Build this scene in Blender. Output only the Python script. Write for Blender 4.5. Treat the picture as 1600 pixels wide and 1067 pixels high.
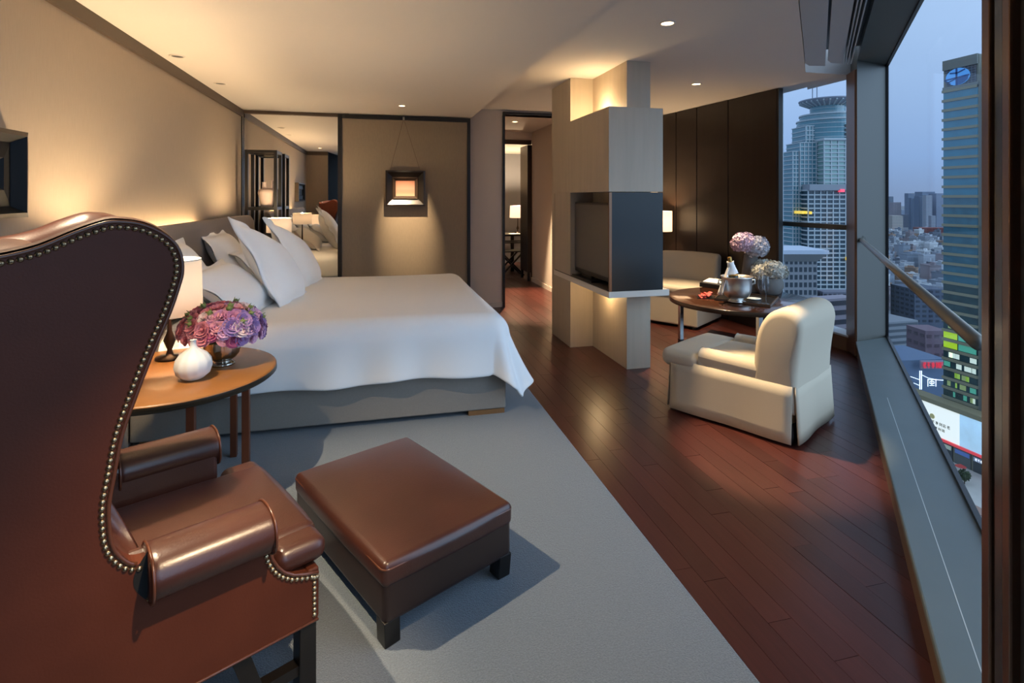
import bpy, bmesh, math, random
from mathutils import Vector, Matrix, Euler

# ------------------------------------------------------------------ clear
for o in list(bpy.data.objects): bpy.data.objects.remove(o)
scene = bpy.context.scene
COL = scene.collection

# ------------------------------------------------------------------ camera
FPX, HOR, CAMH, YAW = 850.0, 308.0, 1.5, math.radians(13.9)
SN, CS = math.sin(YAW), math.cos(YAW)
cam = bpy.data.cameras.new('camera'); cam_o = bpy.data.objects.new('camera', cam); COL.objects.link(cam_o)
cam_o.location = (0, 0, CAMH); cam_o.rotation_euler = (math.pi/2, 0, -YAW)
cam.sensor_fit = 'HORIZONTAL'; cam.sensor_width = 36; cam.lens = FPX/1600*36
cam.shift_y = -(533.5-HOR)/1600; cam.clip_start = 0.02; cam.clip_end = 8000
scene.camera = cam_o

# ------------------------------------------------------------------ exposure
scene.view_settings.view_transform = 'Standard'; scene.view_settings.look = 'None'
scene.view_settings.exposure = 0.5; scene.view_settings.gamma = 1.0
scene.view_settings.use_curve_mapping = False

# ------------------------------------------------------------------ dusk sky
world = bpy.data.worlds.new('dusk_sky'); scene.world = world; world.use_nodes = True
wn, wl = world.node_tree.nodes, world.node_tree.links
wn.clear()
tc = wn.new('ShaderNodeTexCoord'); sx = wn.new('ShaderNodeSeparateXYZ'); wl.new(tc.outputs['Generated'], sx.inputs[0])
rp = wn.new('ShaderNodeValToRGB'); wl.new(sx.outputs['Z'], rp.inputs[0])
SKY_STOPS = [(0.0, (.17, .25, .41)), (.06, (.20, .32, .55)), (.25, (.31, .46, .70)), (.6, (.38, .52, .74)), (1.0, (.36, .48, .70))]
els = rp.color_ramp.elements
els[0].position, els[0].color = SKY_STOPS[0][0], (*SKY_STOPS[0][1], 1)
els[1].position, els[1].color = SKY_STOPS[-1][0], (*SKY_STOPS[-1][1], 1)
for p_, c_ in SKY_STOPS[1:-1]:
    e = els.new(p_); e.color = (*c_, 1)
bg = wn.new('ShaderNodeBackground'); bg.inputs['Strength'].default_value = 1.0
wl.new(rp.outputs[0], bg.inputs[0])
wo = wn.new('ShaderNodeOutputWorld'); wl.new(bg.outputs[0], wo.inputs[0])

# ------------------------------------------------------------------ broad bluish sun lamp added as dusk sky fill through the windows
sun = bpy.data.lights.new('dusk_fill_sun', 'SUN'); sun.energy = 1.8; sun.angle = math.radians(75); sun.color = (.52, .74, 1.0)
sun_o = bpy.data.objects.new('dusk_fill_sun', sun); COL.objects.link(sun_o)
sun_o.rotation_euler = Vector((-.72, .62, -.42)).to_track_quat('-Z', 'Y').to_euler()

# ================================================================== helpers
WM = {}                                      # world matrix of every object made here
def wm(o): return WM.get(o.name, Matrix.Identity(4))

def ray(px, py):
    l = (px-800)/FPX; u = (HOR-py)/FPX
    return Vector((CS*l+SN, CS-SN*l, u))
def at(px, py, z=None, X=None, Y=None, d=None):
    r = ray(px, py)
    t = d if d is not None else (z-CAMH)/r.z if z is not None else X/r.x if X is not None else Y/r.y
    return Vector((r.x*t, r.y*t, CAMH+r.z*t))

def lin(c):
    if isinstance(c, str):
        c = tuple(int(c[i:i+2], 16)/255 for i in (0, 2, 4))
    return tuple((v/12.92 if v <= .04045 else ((v+.055)/1.055)**2.4) for v in c)

MATS = {}
def mat(name, col, rough=.6, metal=0, var=0, vscale=8, bump=0, bscale=60, emit=None, es=1, trans=0, coat=0, spec=.5,
        stretch=(1, 1, 1), sheen=0, island=0, coatr=.1, sss=0):
    if name in MATS: return MATS[name]
    m = bpy.data.materials.new(name); m.use_nodes = True; n, l = m.node_tree.nodes, m.node_tree.links
    b = n['Principled BSDF']; c = lin(col)
    b.inputs['Base Color'].default_value = (*c, 1); b.inputs['Roughness'].default_value = rough
    b.inputs['Metallic'].default_value = metal; b.inputs['Specular IOR Level'].default_value = spec
    b.inputs['Transmission Weight'].default_value = trans
    b.inputs['Coat Weight'].default_value = coat; b.inputs['Coat Roughness'].default_value = coatr
    b.inputs['Sheen Weight'].default_value = sheen
    m.diffuse_color = (*c, 1)
    if emit is not None:
        b.inputs['Emission Color'].default_value = (*lin(emit), 1); b.inputs['Emission Strength'].default_value = es
    if var or bump or island:
        t = n.new('ShaderNodeTexCoord'); mp = n.new('ShaderNodeMapping'); mp.inputs['Scale'].default_value = stretch
        l.new(t.outputs['Object'], mp.inputs[0])
        last = None
        if var:
            nz = n.new('ShaderNodeTexNoise'); nz.inputs['Scale'].default_value = vscale; nz.inputs['Detail'].default_value = 5
            l.new(mp.outputs[0], nz.inputs['Vector'])
            last = nz.outputs['Fac']
        if island:
            oi = n.new('ShaderNodeObjectInfo'); ge = n.new('ShaderNodeNewGeometry')
            ad = n.new('ShaderNodeMath'); ad.operation = 'ADD'; l.new(oi.outputs['Random'], ad.inputs[0]); l.new(ge.outputs['Random Per Island'], ad.inputs[1])
            fr = n.new('ShaderNodeMath'); fr.operation = 'FRACT'; l.new(ad.outputs[0], fr.inputs[0])
            mr = n.new('ShaderNodeMapRange'); mr.inputs['To Min'].default_value = 1-island; mr.inputs['To Max'].default_value = 1+island
            l.new(fr.outputs[0], mr.inputs[0]); isl = mr.outputs[0]
        if var:
            mr2 = n.new('ShaderNodeMapRange'); mr2.inputs['From Min'].default_value = .3; mr2.inputs['From Max'].default_value = .7
            mr2.inputs['To Min'].default_value = 1-var; mr2.inputs['To Max'].default_value = 1+var
            l.new(last, mr2.inputs[0]); fac = mr2.outputs[0]
            if island:
                mu = n.new('ShaderNodeMath'); mu.operation = 'MULTIPLY'; l.new(fac, mu.inputs[0]); l.new(isl, mu.inputs[1]); fac = mu.outputs[0]
        elif island: fac = isl
        if var or island:
            vm = n.new('ShaderNodeVectorMath'); vm.operation = 'SCALE'; vm.inputs[0].default_value = c
            l.new(fac, vm.inputs['Scale']); l.new(vm.outputs[0], b.inputs['Base Color'])
        if bump:
            n2 = n.new('ShaderNodeTexNoise'); n2.inputs['Scale'].default_value = bscale; n2.inputs['Detail'].default_value = 3
            l.new(mp.outputs[0], n2.inputs['Vector'])
            bp = n.new('ShaderNodeBump'); bp.inputs['Strength'].default_value = bump; bp.inputs['Distance'].default_value = .004
            l.new(n2.outputs['Fac'], bp.inputs['Height']); l.new(bp.outputs[0], b.inputs['Normal'])
    MATS[name] = m
    return m

def glass_mat(name, tint=(1, 1, 1), refl=.06, rough=.0, graz=.10):
    if name in MATS: return MATS[name]
    m = bpy.data.materials.new(name); m.use_nodes = True; n, l = m.node_tree.nodes, m.node_tree.links; n.clear()
    tr = n.new('ShaderNodeBsdfTransparent'); tr.inputs[0].default_value = (*tint, 1)
    gl = n.new('ShaderNodeBsdfGlossy'); gl.inputs['Roughness'].default_value = rough
    lw = n.new('ShaderNodeLayerWeight'); lw.inputs['Blend'].default_value = .5
    pw = n.new('ShaderNodeMath'); pw.operation = 'POWER'; pw.inputs[1].default_value = 5; l.new(lw.outputs['Facing'], pw.inputs[0])
    mx = n.new('ShaderNodeMixShader'); o = n.new('ShaderNodeOutputMaterial')
    mu = n.new('ShaderNodeMath'); mu.operation = 'MULTIPLY_ADD'; mu.inputs[1].default_value = graz; mu.inputs[2].default_value = refl; l.new(pw.outputs[0], mu.inputs[0])
    l.new(mu.outputs[0], mx.inputs[0]); l.new(tr.outputs[0], mx.inputs[1]); l.new(gl.outputs[0], mx.inputs[2]); l.new(mx.outputs[0], o.inputs[0])
    MATS[name] = m; return m

def shade_mat(name, col, emit, es):
    """lamp shade fabric: lets light through and glows from the bulb inside"""
    if name in MATS: return MATS[name]
    m = bpy.data.materials.new(name); m.use_nodes = True; n, l = m.node_tree.nodes, m.node_tree.links; n.clear()
    d = n.new('ShaderNodeBsdfDiffuse'); d.inputs[0].default_value = (*lin(col), 1)
    t = n.new('ShaderNodeBsdfTranslucent'); t.inputs[0].default_value = (*lin(col), 1)
    mx = n.new('ShaderNodeMixShader'); mx.inputs[0].default_value = .28
    e = n.new('ShaderNodeEmission'); e.inputs[0].default_value = (*lin(emit), 1); e.inputs[1].default_value = es
    ad = n.new('ShaderNodeAddShader'); o = n.new('ShaderNodeOutputMaterial')
    l.new(d.outputs[0], mx.inputs[1]); l.new(t.outputs[0], mx.inputs[2]); l.new(mx.outputs[0], ad.inputs[0]); l.new(e.outputs[0], ad.inputs[1])
    l.new(ad.outputs[0], o.inputs[0]); MATS[name] = m; return m

class MB:
    def __init__(s): s.v = []; s.f = []
    def add(s, vs, fs):
        o = len(s.v); s.v += [Vector(v) for v in vs]; s.f += [[i+o for i in f] for f in fs]; return s
    def box(s, x0, x1, y0, y1, z0, z1):
        return s.add([(x0,y0,z0),(x1,y0,z0),(x1,y1,z0),(x0,y1,z0),(x0,y0,z1),(x1,y0,z1),(x1,y1,z1),(x0,y1,z1)],
                     [(0,3,2,1),(4,5,6,7),(0,1,5,4),(1,2,6,5),(2,3,7,6),(3,0,4,7)])
    def prism(s, poly, z0, z1):
        n = len(poly)
        return s.add([(p[0],p[1],z0) for p in poly]+[(p[0],p[1],z1) for p in poly],
                     [list(range(n))[::-1], list(range(n,2*n))]+[(i,(i+1)%n,n+(i+1)%n,n+i) for i in range(n)])
    def bar(s, a, b, w, h=None, up=(0,0,1)):
        """rectangular bar from a to b"""
        h = h or w; a, b = Vector(a), Vector(b); d = (b-a).normalized(); u = Vector(up)
        if abs(d.dot(u)) > .99: u = Vector((0,1,0))
        x = d.cross(u).normalized(); y = x.cross(d)
        c = [x*(-w/2)+y*(-h/2), x*(w/2)+y*(-h/2), x*(w/2)+y*(h/2), x*(-w/2)+y*(h/2)]
        return s.add([a+q for q in c]+[b+q for q in c], [(3,2,1,0),(4,5,6,7)]+[(i,(i+1)%4,4+(i+1)%4,4+i) for i in range(4)])
    def tube(s, pts, r, seg=10, cap=True):
        pts = [Vector(p) for p in pts]; n = len(pts); rs = r if isinstance(r, (list, tuple)) else [r]*n
        vs = []; up = None
        for i, p in enumerate(pts):
            d = (pts[min(i+1,n-1)]-pts[max(i-1,0)]).normalized()
            if up is None: up = Vector((0,0,1)) if abs(d.z) < .9 else Vector((0,1,0))
            x = d.cross(up).normalized(); y = x.cross(d).normalized(); up = y
            vs += [p+(x*math.cos(2*math.pi*k/seg)+y*math.sin(2*math.pi*k/seg))*rs[i] for k in range(seg)]
        fs = [(i*seg+k, i*seg+(k+1)%seg, (i+1)*seg+(k+1)%seg, (i+1)*seg+k) for i in range(n-1) for k in range(seg)]
        if cap: fs += [list(range(seg))[::-1], list(range((n-1)*seg, n*seg))]
        return s.add(vs, fs)
    def lathe(s, prof, c=(0,0,0), seg=32, ribs=0, ramp=0, a0=0, a1=None):
        c = Vector(c); full = a1 is None; a1 = a1 if a1 is not None else 2*math.pi
        cols = seg if full else seg+1; vs = []
        for r, z in prof:
            for k in range(cols):
                a = a0+(a1-a0)*k/seg
                rr = r*(1+ramp*math.cos(a*ribs)) if ribs else r
                vs.append(c+Vector((rr*math.cos(a), rr*math.sin(a), z)))
        fs = []
        for i in range(len(prof)-1):
            for k in range(seg):
                k2 = (k+1) % cols
                fs.append((i*cols+k, i*cols+k2, (i+1)*cols+k2, (i+1)*cols+k))
        return s.add(vs, fs)
    def sphere(s, c, r, seg=12, rings=8, sc=(1,1,1)):
        c = Vector(c); vs = []; fs = []
        for i in range(rings+1):
            t = math.pi*i/rings
            for k in range(seg):
                a = 2*math.pi*k/seg
                vs.append(c+Vector((r*sc[0]*math.sin(t)*math.cos(a), r*sc[1]*math.sin(t)*math.sin(a), r*sc[2]*math.cos(t))))
        for i in range(rings):
            for k in range(seg): fs.append((i*seg+k, (i+1)*seg+k, (i+1)*seg+(k+1)%seg, i*seg+(k+1)%seg))
        return s.add(vs, fs)
    def grid(s, fn, nu, nv, closeu=False):
        vs = [fn(i/nu, j/nv) for j in range(nv+1) for i in range(nu+1)]
        fs = [(j*(nu+1)+i, j*(nu+1)+i+1, (j+1)*(nu+1)+i+1, (j+1)*(nu+1)+i) for j in range(nv) for i in range(nu)]
        return s.add(vs, fs)
    def tf(s, M):
        s.v = [M @ v for v in s.v]; return s

def rbox(x0, x1, y0, y1, z0, z1, r=.03, n=3, puff=0):
    """box with rounded edges as an MB; puff swells its faces"""
    c = Vector(((x0+x1)/2, (y0+y1)/2, (z0+z1)/2)); h = ((x1-x0)/2, (y1-y0)/2, (z1-z0)/2); r = min(r, .98*min(h))
    def axis(hh):
        edge = [r*(1-math.tan(math.pi/4*(1-k/n))) for k in range(n)]
        m = 6 if puff else 1
        lo = [-hh+e for e in edge]; mid = [-hh+r+(2*hh-2*r)*k/m for k in range(m+1)]
        return lo+mid+[-q for q in reversed(lo)]
    A = [axis(q) for q in h]; out = MB(); ids = {}
    def vert(p):
        k = tuple(round(q, 6) for q in p)
        if k in ids: return ids[k]
        p = Vector(p); inn = Vector([max(-h[i]+r, min(h[i]-r, p[i])) for i in range(3)]); d = p-inn
        q = inn+d*(r/d.length) if d.length > 1e-9 else p
        if puff:
            u, v, w = (q[i]/h[i] for i in range(3))
            q = q+Vector((puff*.6*(1-v*v)*(1-w*w)*u, puff*.6*(1-u*u)*(1-w*w)*v, puff*(1-u*u)*(1-v*v)*w))
        ids[k] = len(out.v); out.v.append(q+c); return ids[k]
    for ax in range(3):
        b1, b2 = (ax+1) % 3, (ax+2) % 3
        for sg in (-1, 1):
            for i in range(len(A[b1])-1):
                for j in range(len(A[b2])-1):
                    qs = []
                    for di, dj in ((0, 0), (1, 0), (1, 1), (0, 1)):
                        p = [0, 0, 0]; p[ax] = sg*h[ax]; p[b1] = A[b1][i+di]; p[b2] = A[b2][j+dj]; qs.append(vert(p))
                    out.f.append(qs if sg > 0 else qs[::-1])
    return out

def obj(name, mb, material, parent=None, smooth=False, bevel=0, local=False, sub=0, solid=0, angle=None, bseg=2):
    me = bpy.data.meshes.new(name)
    P = wm(parent) if parent is not None else Matrix.Identity(4)
    vs = mb.v
    if parent is not None and not local:
        inv = P.inverted(); vs = [inv @ v for v in vs]
    me.from_pydata([tuple(v) for v in vs], [], [list(f) for f in mb.f]); me.update()
    if smooth: me.polygons.foreach_set('use_smooth', [True]*len(me.polygons))
    me.materials.append(material)
    o = bpy.data.objects.new(name, me); COL.objects.link(o)
    if parent is not None: o.parent = parent
    WM[o.name] = P.copy()
    if solid:
        q = o.modifiers.new('solid', 'SOLIDIFY'); q.thickness = solid; q.offset = 0
    if bevel:
        q = o.modifiers.new('bevel', 'BEVEL'); q.width = bevel; q.segments = bseg; q.limit_method = 'ANGLE'
    if sub:
        q = o.modifiers.new('sub', 'SUBSURF'); q.levels = sub; q.render_levels = sub
    return o

def tag(o, label, cat, group=None):
    o['label'] = label; o['category'] = cat
    if group: o['group'] = group
    return o
def struct(o, label=None):
    o['kind'] = 'structure'
    if label: o['label'] = label
    return o
def stuff(o): o['kind'] = 'stuff'; return o
def thing(name, label, cat, loc=(0,0,0), rotz=0, group=None, rot=None):
    o = bpy.data.objects.new(name, None); COL.objects.link(o); o.empty_display_size = .1
    o.location = loc; o.rotation_euler = rot or (0,0,rotz)
    WM[o.name] = Matrix.Translation(loc) @ Euler(o.rotation_euler).to_matrix().to_4x4()
    return tag(o, label, cat, group)
def dup(root, loc=None, rotz=None, label=None, group=None, scale=None):
    def cp(o, par):
        c = o.copy(); COL.objects.link(c)
        if par is not None: c.parent = par
        for ch in o.children: cp(ch, c)
        return c
    r = cp(root, None)
    if loc is not None: r.location = loc
    if rotz is not None: r.rotation_euler = (0,0,rotz)
    if scale is not None: r.scale = scale
    if label: r['label'] = label
    if group: r['group'] = group
    return r
def child_copy(o, parent, M):
    c = o.copy(); COL.objects.link(c); c.parent = parent; c.matrix_local = M; return c
def clip(poly, n, k):
    """keep the part of a 2D polygon where n.p < k"""
    out = []
    for i in range(len(poly)):
        a, b = Vector(poly[i]), Vector(poly[(i+1) % len(poly)])
        da, db = n.dot(a)-k, n.dot(b)-k
        if da <= 0: out.append(a)
        if (da < 0 < db) or (db < 0 < da): out.append(a+(b-a)*(da/(da-db)))
    return out
def spot(name, loc, target, power, size, blend=.3, col=(1, .78, .5), radius=.03):
    L = bpy.data.lights.new(name, 'SPOT'); L.energy = power; L.spot_size = math.radians(size); L.spot_blend = blend
    L.color = col; L.shadow_soft_size = radius
    o = bpy.data.objects.new(name, L); COL.objects.link(o); o.location = loc
    o.rotation_euler = (Vector(target)-Vector(loc)).to_track_quat('-Z', 'Y').to_euler(); return o
def point(name, loc, power, col=(1, .74, .42), radius=.04):
    L = bpy.data.lights.new(name, 'POINT'); L.energy = power; L.color = col; L.shadow_soft_size = radius
    o = bpy.data.objects.new(name, L); COL.objects.link(o); o.location = loc; return o
def arclen(pts, step):
    """points every step metres along a polyline"""
    out = []; acc = 0
    for a, b in zip(pts[:-1], pts[1:]):
        a, b = Vector(a), Vector(b); L = (b-a).length
        while acc <= L:
            out.append(a+(b-a)*(acc/L)); acc += step
        acc -= L
    return out
def smoothpts(pts, n=6):
    """Catmull-Rom through points"""
    P = [Vector(p) for p in pts]; out = []
    for i in range(len(P)-1):
        a, b, c, d = P[max(i-1,0)], P[i], P[i+1], P[min(i+2,len(P)-1)]
        for k in range(n):
            t = k/n
            out.append(.5*((2*b)+(c-a)*t+(2*a-5*b+4*c-d)*t*t+(3*b-a-3*c+d)*t**3))
    out.append(P[-1]); return out
R = random.Random(4)
# ================================================================== the room
HC1, HC2 = 2.56, 2.69                         # low ceiling over the bed, higher ceiling by the window
XL, YF, XS, XC = -1.6, 7.25, 1.22, 1.14       # left wall, far wall, ceiling step, carpet edge
NW, DW = Vector((.728, -.6856)), Vector((.6856, .728))   # window wall: outward normal, direction away from the camera
KG, KI = .575, .315                           # glass line, inner edge of the sill
def W(k, t): return NW*k+DW*t
TC, TP0, TP1, TE = 6.347, 1.46, .9, -2.6     # corner, near post from / to, end behind the camera

M_wall = mat('woven_wallcovering', 'A4937F', .9, var=.05, vscale=90, bump=.25, bscale=220, stretch=(1, 3, .12))
M_white = mat('warm_white_paint', 'C6B8AA', .9)
M_ceil = mat('ceiling_paint', 'DAD2CA', .92)
M_black = mat('blackened_metal', '16130F', .35, spec=.5)
M_trim = mat('bronze_brown_trim', '4A3A2C', .5)
M_dark = mat('dark_stained_oak', '20150F', .33, var=.18, vscale=6, stretch=(4, 4, .3), spec=.55)
M_wood = mat('merbau_floor_planks', '42201A', .30, var=.16, vscale=5, stretch=(14, .8, 1), island=.27, bump=.06, bscale=30, spec=.5)
M_floor = mat('plank_joint_dark', '1A0E09', .7)
M_sill = mat('grey_green_sill_stone', '5F6A6A', .45, var=.04, vscale=5)
M_frame = mat('window_frame_grey', '56564F', .5)
M_bronze = mat('bronze_metal', '7A5B47', .32, metal=.7)
M_fabricpanel = mat('screen_linen', '94846F', .9, var=.04, vscale=70, bump=.15, bscale=260, stretch=(1, 1, .3))
M_glass = glass_mat('window_glass', (.99, .995, 1.0), .015)
M_carpet = mat('blue_grey_carpet', '6B747C', 1.0, var=.16, vscale=160, bump=1.0, bscale=260, sheen=.25)

# floor: dark sub-floor plus single planks
fl_poly = clip([(XL, -2.6), (4.9, -2.6), (4.9, 12.6), (XL, 12.6)], NW, KG-.1)
floor = struct(obj('floor', MB().prism(fl_poly, -.12, -.016), M_floor), 'dark red brown hardwood plank floor')
PW = .098; planks = []
for i in range(int((4.75-XC)/PW)+1):
    x0 = XC+i*PW; y = .2-R.random()*1.2
    while y < 12.2:
        L = .8+R.random()*.9
        poly = clip([(x0+.0008, y), (x0+PW-.0008, y), (x0+PW-.0008, y+L-.0018), (x0+.0008, y+L-.0018)], NW, KI+.03)
        y += L
        if len(poly) < 3: continue
        cx = sum(p[0] for p in poly)/len(poly); cy = sum(p[1] for p in poly)/len(poly)
        if cy > YF+.6 and (cx < 1.5 or cx > 2.8) and cy < 9.3: continue
        if cx > 4.35 and cy > 5.3: continue
        planks.append((math.hypot(cx, cy), poly))
planks.sort(key=lambda q: q[0])
rest = MB()
for i, (_, poly) in enumerate(planks):
    h = R.random()*.0012
    if i < 292: obj('plank', MB().prism(poly, -.018, -.0012+h), M_wood, floor)
    else: rest.prism(poly, -.018, -.0012+h)
if rest.v: stuff(obj('plank_field', rest, M_wood, floor))

cp = clip([(XL, 1.1), (-1.12, 1.1), (-.74, -1.3), (XC, -1.3), (XC, 7.1), (XL, 7.1)], NW, KI)
tag(obj('carpet', MB().prism(cp, 0, .013), M_carpet, bevel=.006), 'blue-grey wool carpet under the bed and leather ottoman', 'carpet')

# ceilings
c1 = clip([(XL, -2.6), (XS, -2.6), (XS, YF), (XL, YF)], NW, KI-.42)
cl = struct(obj('ceiling', MB().prism(c1, HC1, HC2+.3), M_ceil), 'pale ceiling with a lowered part over the bed')
c2 = clip([(XS, -.5), (4.52, -.5), (4.52, 7.3), (XS, 7.3)], NW, KI-.42)
struct(obj('ceiling', MB().prism(c2, HC2, HC2+.3), M_ceil), 'higher pale ceiling beside the window')
c2b = clip([(3.6, 3.9), (4.62, 3.9), (4.62, 6.2), (3.6, 6.2)], NW, .345)
c2b = clip(c2b, -NW, -(KI-.42)); c2b = clip(c2b, -Vector((0, 1)), -4.36)
struct(obj('ceiling', MB().prism(c2b, HC2, HC2+.3), M_ceil), 'ceiling corner over the side window')
# linear slot strips and blind pocket along the window
M_strip = mat('diffuser_strip_paint', 'B9BABA', .5)
for k0, k1, z in ((-.105, .055, HC2), (.068, .19, HC2+.004)):
    poly = [W(k0+.004, TE), W(k1, TE), W(k1, 5.7), W(k0+.03, 5.62), W(k0+.004, 5.5)]
    struct(obj('trim_5', MB().prism(poly, z, z+.025), M_strip, bevel=.003), 'pale grey slot diffuser strip at ceiling edge')
struct(obj('trim_6', MB().prism([W(-.105, TE), W(KI+.02, TE), W(KI+.02, 5.75), W(-.105, 5.75)], HC2+.16, HC2+.3), M_black), 'dark top of blind pocket')
for k in (.205, .225, .25):
    struct(obj('trim_7', MB().prism([W(k, TE), W(k+.008, TE), W(k+.008, 5.72), W(k, 5.72)], HC2-.002, HC2+.15), M_strip), 'thin blind track rail')

# walls
struct(obj('wall_left', MB().box(XL-.15, XL, 1.0, 7.4, 0, HC1+.3), M_wall), 'beige woven wallcovering behind the bed')
struct(obj('trim_1', MB().box(XL, XL+.022, 1.1, YF-.04, HC1-.085, HC1), M_trim), 'dark bronze trim under ceiling of headboard wall')
struct(obj('wall_back', MB().box(XL, -1.12, .98, 1.1, 0, HC1), M_wall), 'short beige return wall by the leather chair')
struct(obj('trim_2', MB().box(XL, -1.12, 1.1, 1.12, HC1-.085, HC1), M_trim), 'dark trim on return wall')
struct(obj('wall_back', MB().prism([(-1.12, 1.09), (-1.12, .98), (-.76, -1.3), (-1.0, -1.35), (-1.3, .98)], 0, HC1), mat('matte_dark_panel', '120E0C', .9, spec=.05)), 'dark wood wall behind the camera')
# vertical covering seam
struct(obj('trim_3', MB().box(XL, XL+.012, YF-.075, YF-.03, 0, HC1), M_black), 'black vertical strip in wall corner')
# far wall with doorway
DX0, DX1, DZ = 1.66, 2.66, 2.63
struct(obj('wall_far', MB().box(XL-.15, DX0, YF, YF+.16, 0, HC2+.3).box(DX1, 4.5, YF, YF+.16, 0, HC2+.3).box(DX0, DX1, YF, YF+.16, DZ, HC2+.3), M_white), 'pale plaster far wall with a tall doorway')
struct(obj('baseboard_far', MB().box(1.21, DX0, YF-.012, YF, 0, .07), M_white), 'pale baseboard on far wall')
door = MB().box(DX0, DX0+.03, YF-.03, YF+.17, 0, DZ).box(DX0, DX1, YF-.03, YF+.17, DZ, DZ+.035).box(DX1-.03, DX1, YF-.03, YF+.17, 0, DZ)
struct(obj('door_1', door, M_black), 'black metal frame of tall doorway')
# dark panelled wall by the window: separate vertical boards
wr = struct(obj('wall_right', MB().prism([(4.27, 5.08), (4.29, 5.08), (4.3, 7.3), (4.04, 7.3)], 0, HC2), M_black), 'dark stained oak panelled wall beside window')
a0, a1 = Vector((4.23, 5.07)), Vector((4.0, 7.25)); da = (a1-a0); na = Vector((da.y, -da.x)).normalized()
cuts = [0, .36, .385, .655, .68, 1.0]
cuts = [0, .335, .341, .60, .606, .80, .806, 1.0]
for u0, u1 in zip(cuts[0::2], cuts[1::2]):
    p, q = a0+da*u0, a0+da*(u1)
    obj('panel', MB().prism([p, p+na*.06, q+na*.06, q], .005, HC2-.004), M_dark, wr, bevel=.003)
obj('end_cap', MB().prism([(4.235, 5.045), (4.29, 5.045), (4.29, 5.07), (4.235, 5.07)], .005, HC2-.004), M_black, wr)

# corridor and study beyond the doorway
struct(obj('wall_corridor', MB().box(2.68, 2.86, YF+.16, 9.35, 0, 2.9), M_white), 'pale corridor wall beyond doorway')
struct(obj('baseboard_corridor', MB().box(2.668, 2.68, YF+.16, 9.35, 0, .07), M_white), 'white baseboard in corridor')
struct(obj('wall_corridor', MB().box(1.2, 1.42, YF+.16, 10.2, 0, 2.9), M_wall), 'warm left wall of corridor')
struct(obj('wall_study', MB().box(1.2, 5.2, 12.2, 12.35, 0, 2.9), mat('study_grey_wall', '8D8C92', .9)), 'grey back wall of study')
struct(obj('wall_study', MB().box(1.9, 2.02, 10.2, 12.2, 0, 2.9), M_wall), 'warm beige side wall of study')
struct(obj('wall_study', MB().box(5.0, 5.2, 9.2, 12.2, 0, 2.9), M_dark), 'dark side wall of study')
struct(obj('wall_study', MB().box(2.86, 5.2, 9.2, 9.35, 0, 2.9), M_white), 'study wall beside corridor')
struct(obj('ceiling_corridor', MB().box(1.2, 2.9, YF+.16, 9.4, 2.66, 2.9), M_ceil), 'corridor ceiling')
struct(obj('ceiling_study', MB().box(1.2, 5.2, 9.4, 12.3, 2.5, 2.9), M_ceil), 'lower study ceiling')
struct(obj('trim_8', MB().box(1.42, 2.68, 9.38, 9.42, 2.44, 2.52), M_trim), 'dark trim where corridor ceiling drops')

# window wall: sill, header, posts, glass, frames
struct(obj('trim_10', MB().prism([W(KI, TE), W(KI+.02, TE), W(KI+.02, TC-.32), W(KI, TC-.32)], -.01, .135), mat('sill_face_wood', '5C4636', .5)), 'brown face under window sill')
sillp = [W(KI-.012, TE), W(KG+.02, TE), W(KG+.02, TC+.0), W(KI+.02, TC-.34), W(KI-.012, TC-.36)]
struct(obj('window_sill', MB().prism(sillp, .13, .16), M_sill, bevel=.006), 'grey-green stone window sill')
struct(obj('trim_11', MB().prism([W(KI+.085, TE), W(KI+.088, TE), W(KI+.088, 4.4), W(KI+.085, 4.4)], .16, .1604), mat('sill_joint_pale', 'B9C0BE', .6)), 'thin pale joint line in sill')
struct(obj('wall_outer', MB().prism([W(KI+.02, TE), W(KG+.015, TE), W(KG+.015, TC), W(KI+.02, TC-.3)], -.4, .13), M_frame), 'parapet below sill')
struct(obj('window_header', MB().prism([W(KI, TE), W(KG+.02, TE), W(KG+.02, TC+.02), W(KI, TC-.34)], 2.77, 3.0), M_frame), 'dark grey window header')
cpost = [W(KI, TC-.36), W(KG+.008, TC-.01), W(KG+.008, TC+.16), (4.66, 4.52), (4.56, 4.45), (4.49, 4.37)]
struct(obj('wall_post', MB().prism(cpost, 0, 2.95), M_frame), 'grey corner post between the two windows')
struct(obj('trim_12', MB().prism([W(KI-.02, TC-.37), W(KI+.0, TC-.375), (4.45, 4.33), (4.43, 4.36)], 0.02, HC2), M_bronze, bevel=.004), 'bronze corner strip on window post')
npost = struct(obj('wall_post', MB().prism([W(KI-.005, TP0), W(KG+.06, TP0), W(KG+.06, TP1-.2), W(KI-.005, TP1-.2)], 0, 2.95), mat('near_post_dark', '3F3C38', .5)), 'dark window post close to the camera')
for t0, t1, m_, k in ((1.464, 1.406, M_bronze, KI-.02), (1.388, 1.331, mat('teal_gasket', '37474A', .25), KI-.016), (1.319, 1.273, M_bronze, KI-.02)):
    obj('cover_strip', MB().prism([W(k, t0), W(KI, t0), W(KI, t1), W(k, t1)], 0, 2.95), m_, npost, bevel=.004)
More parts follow.
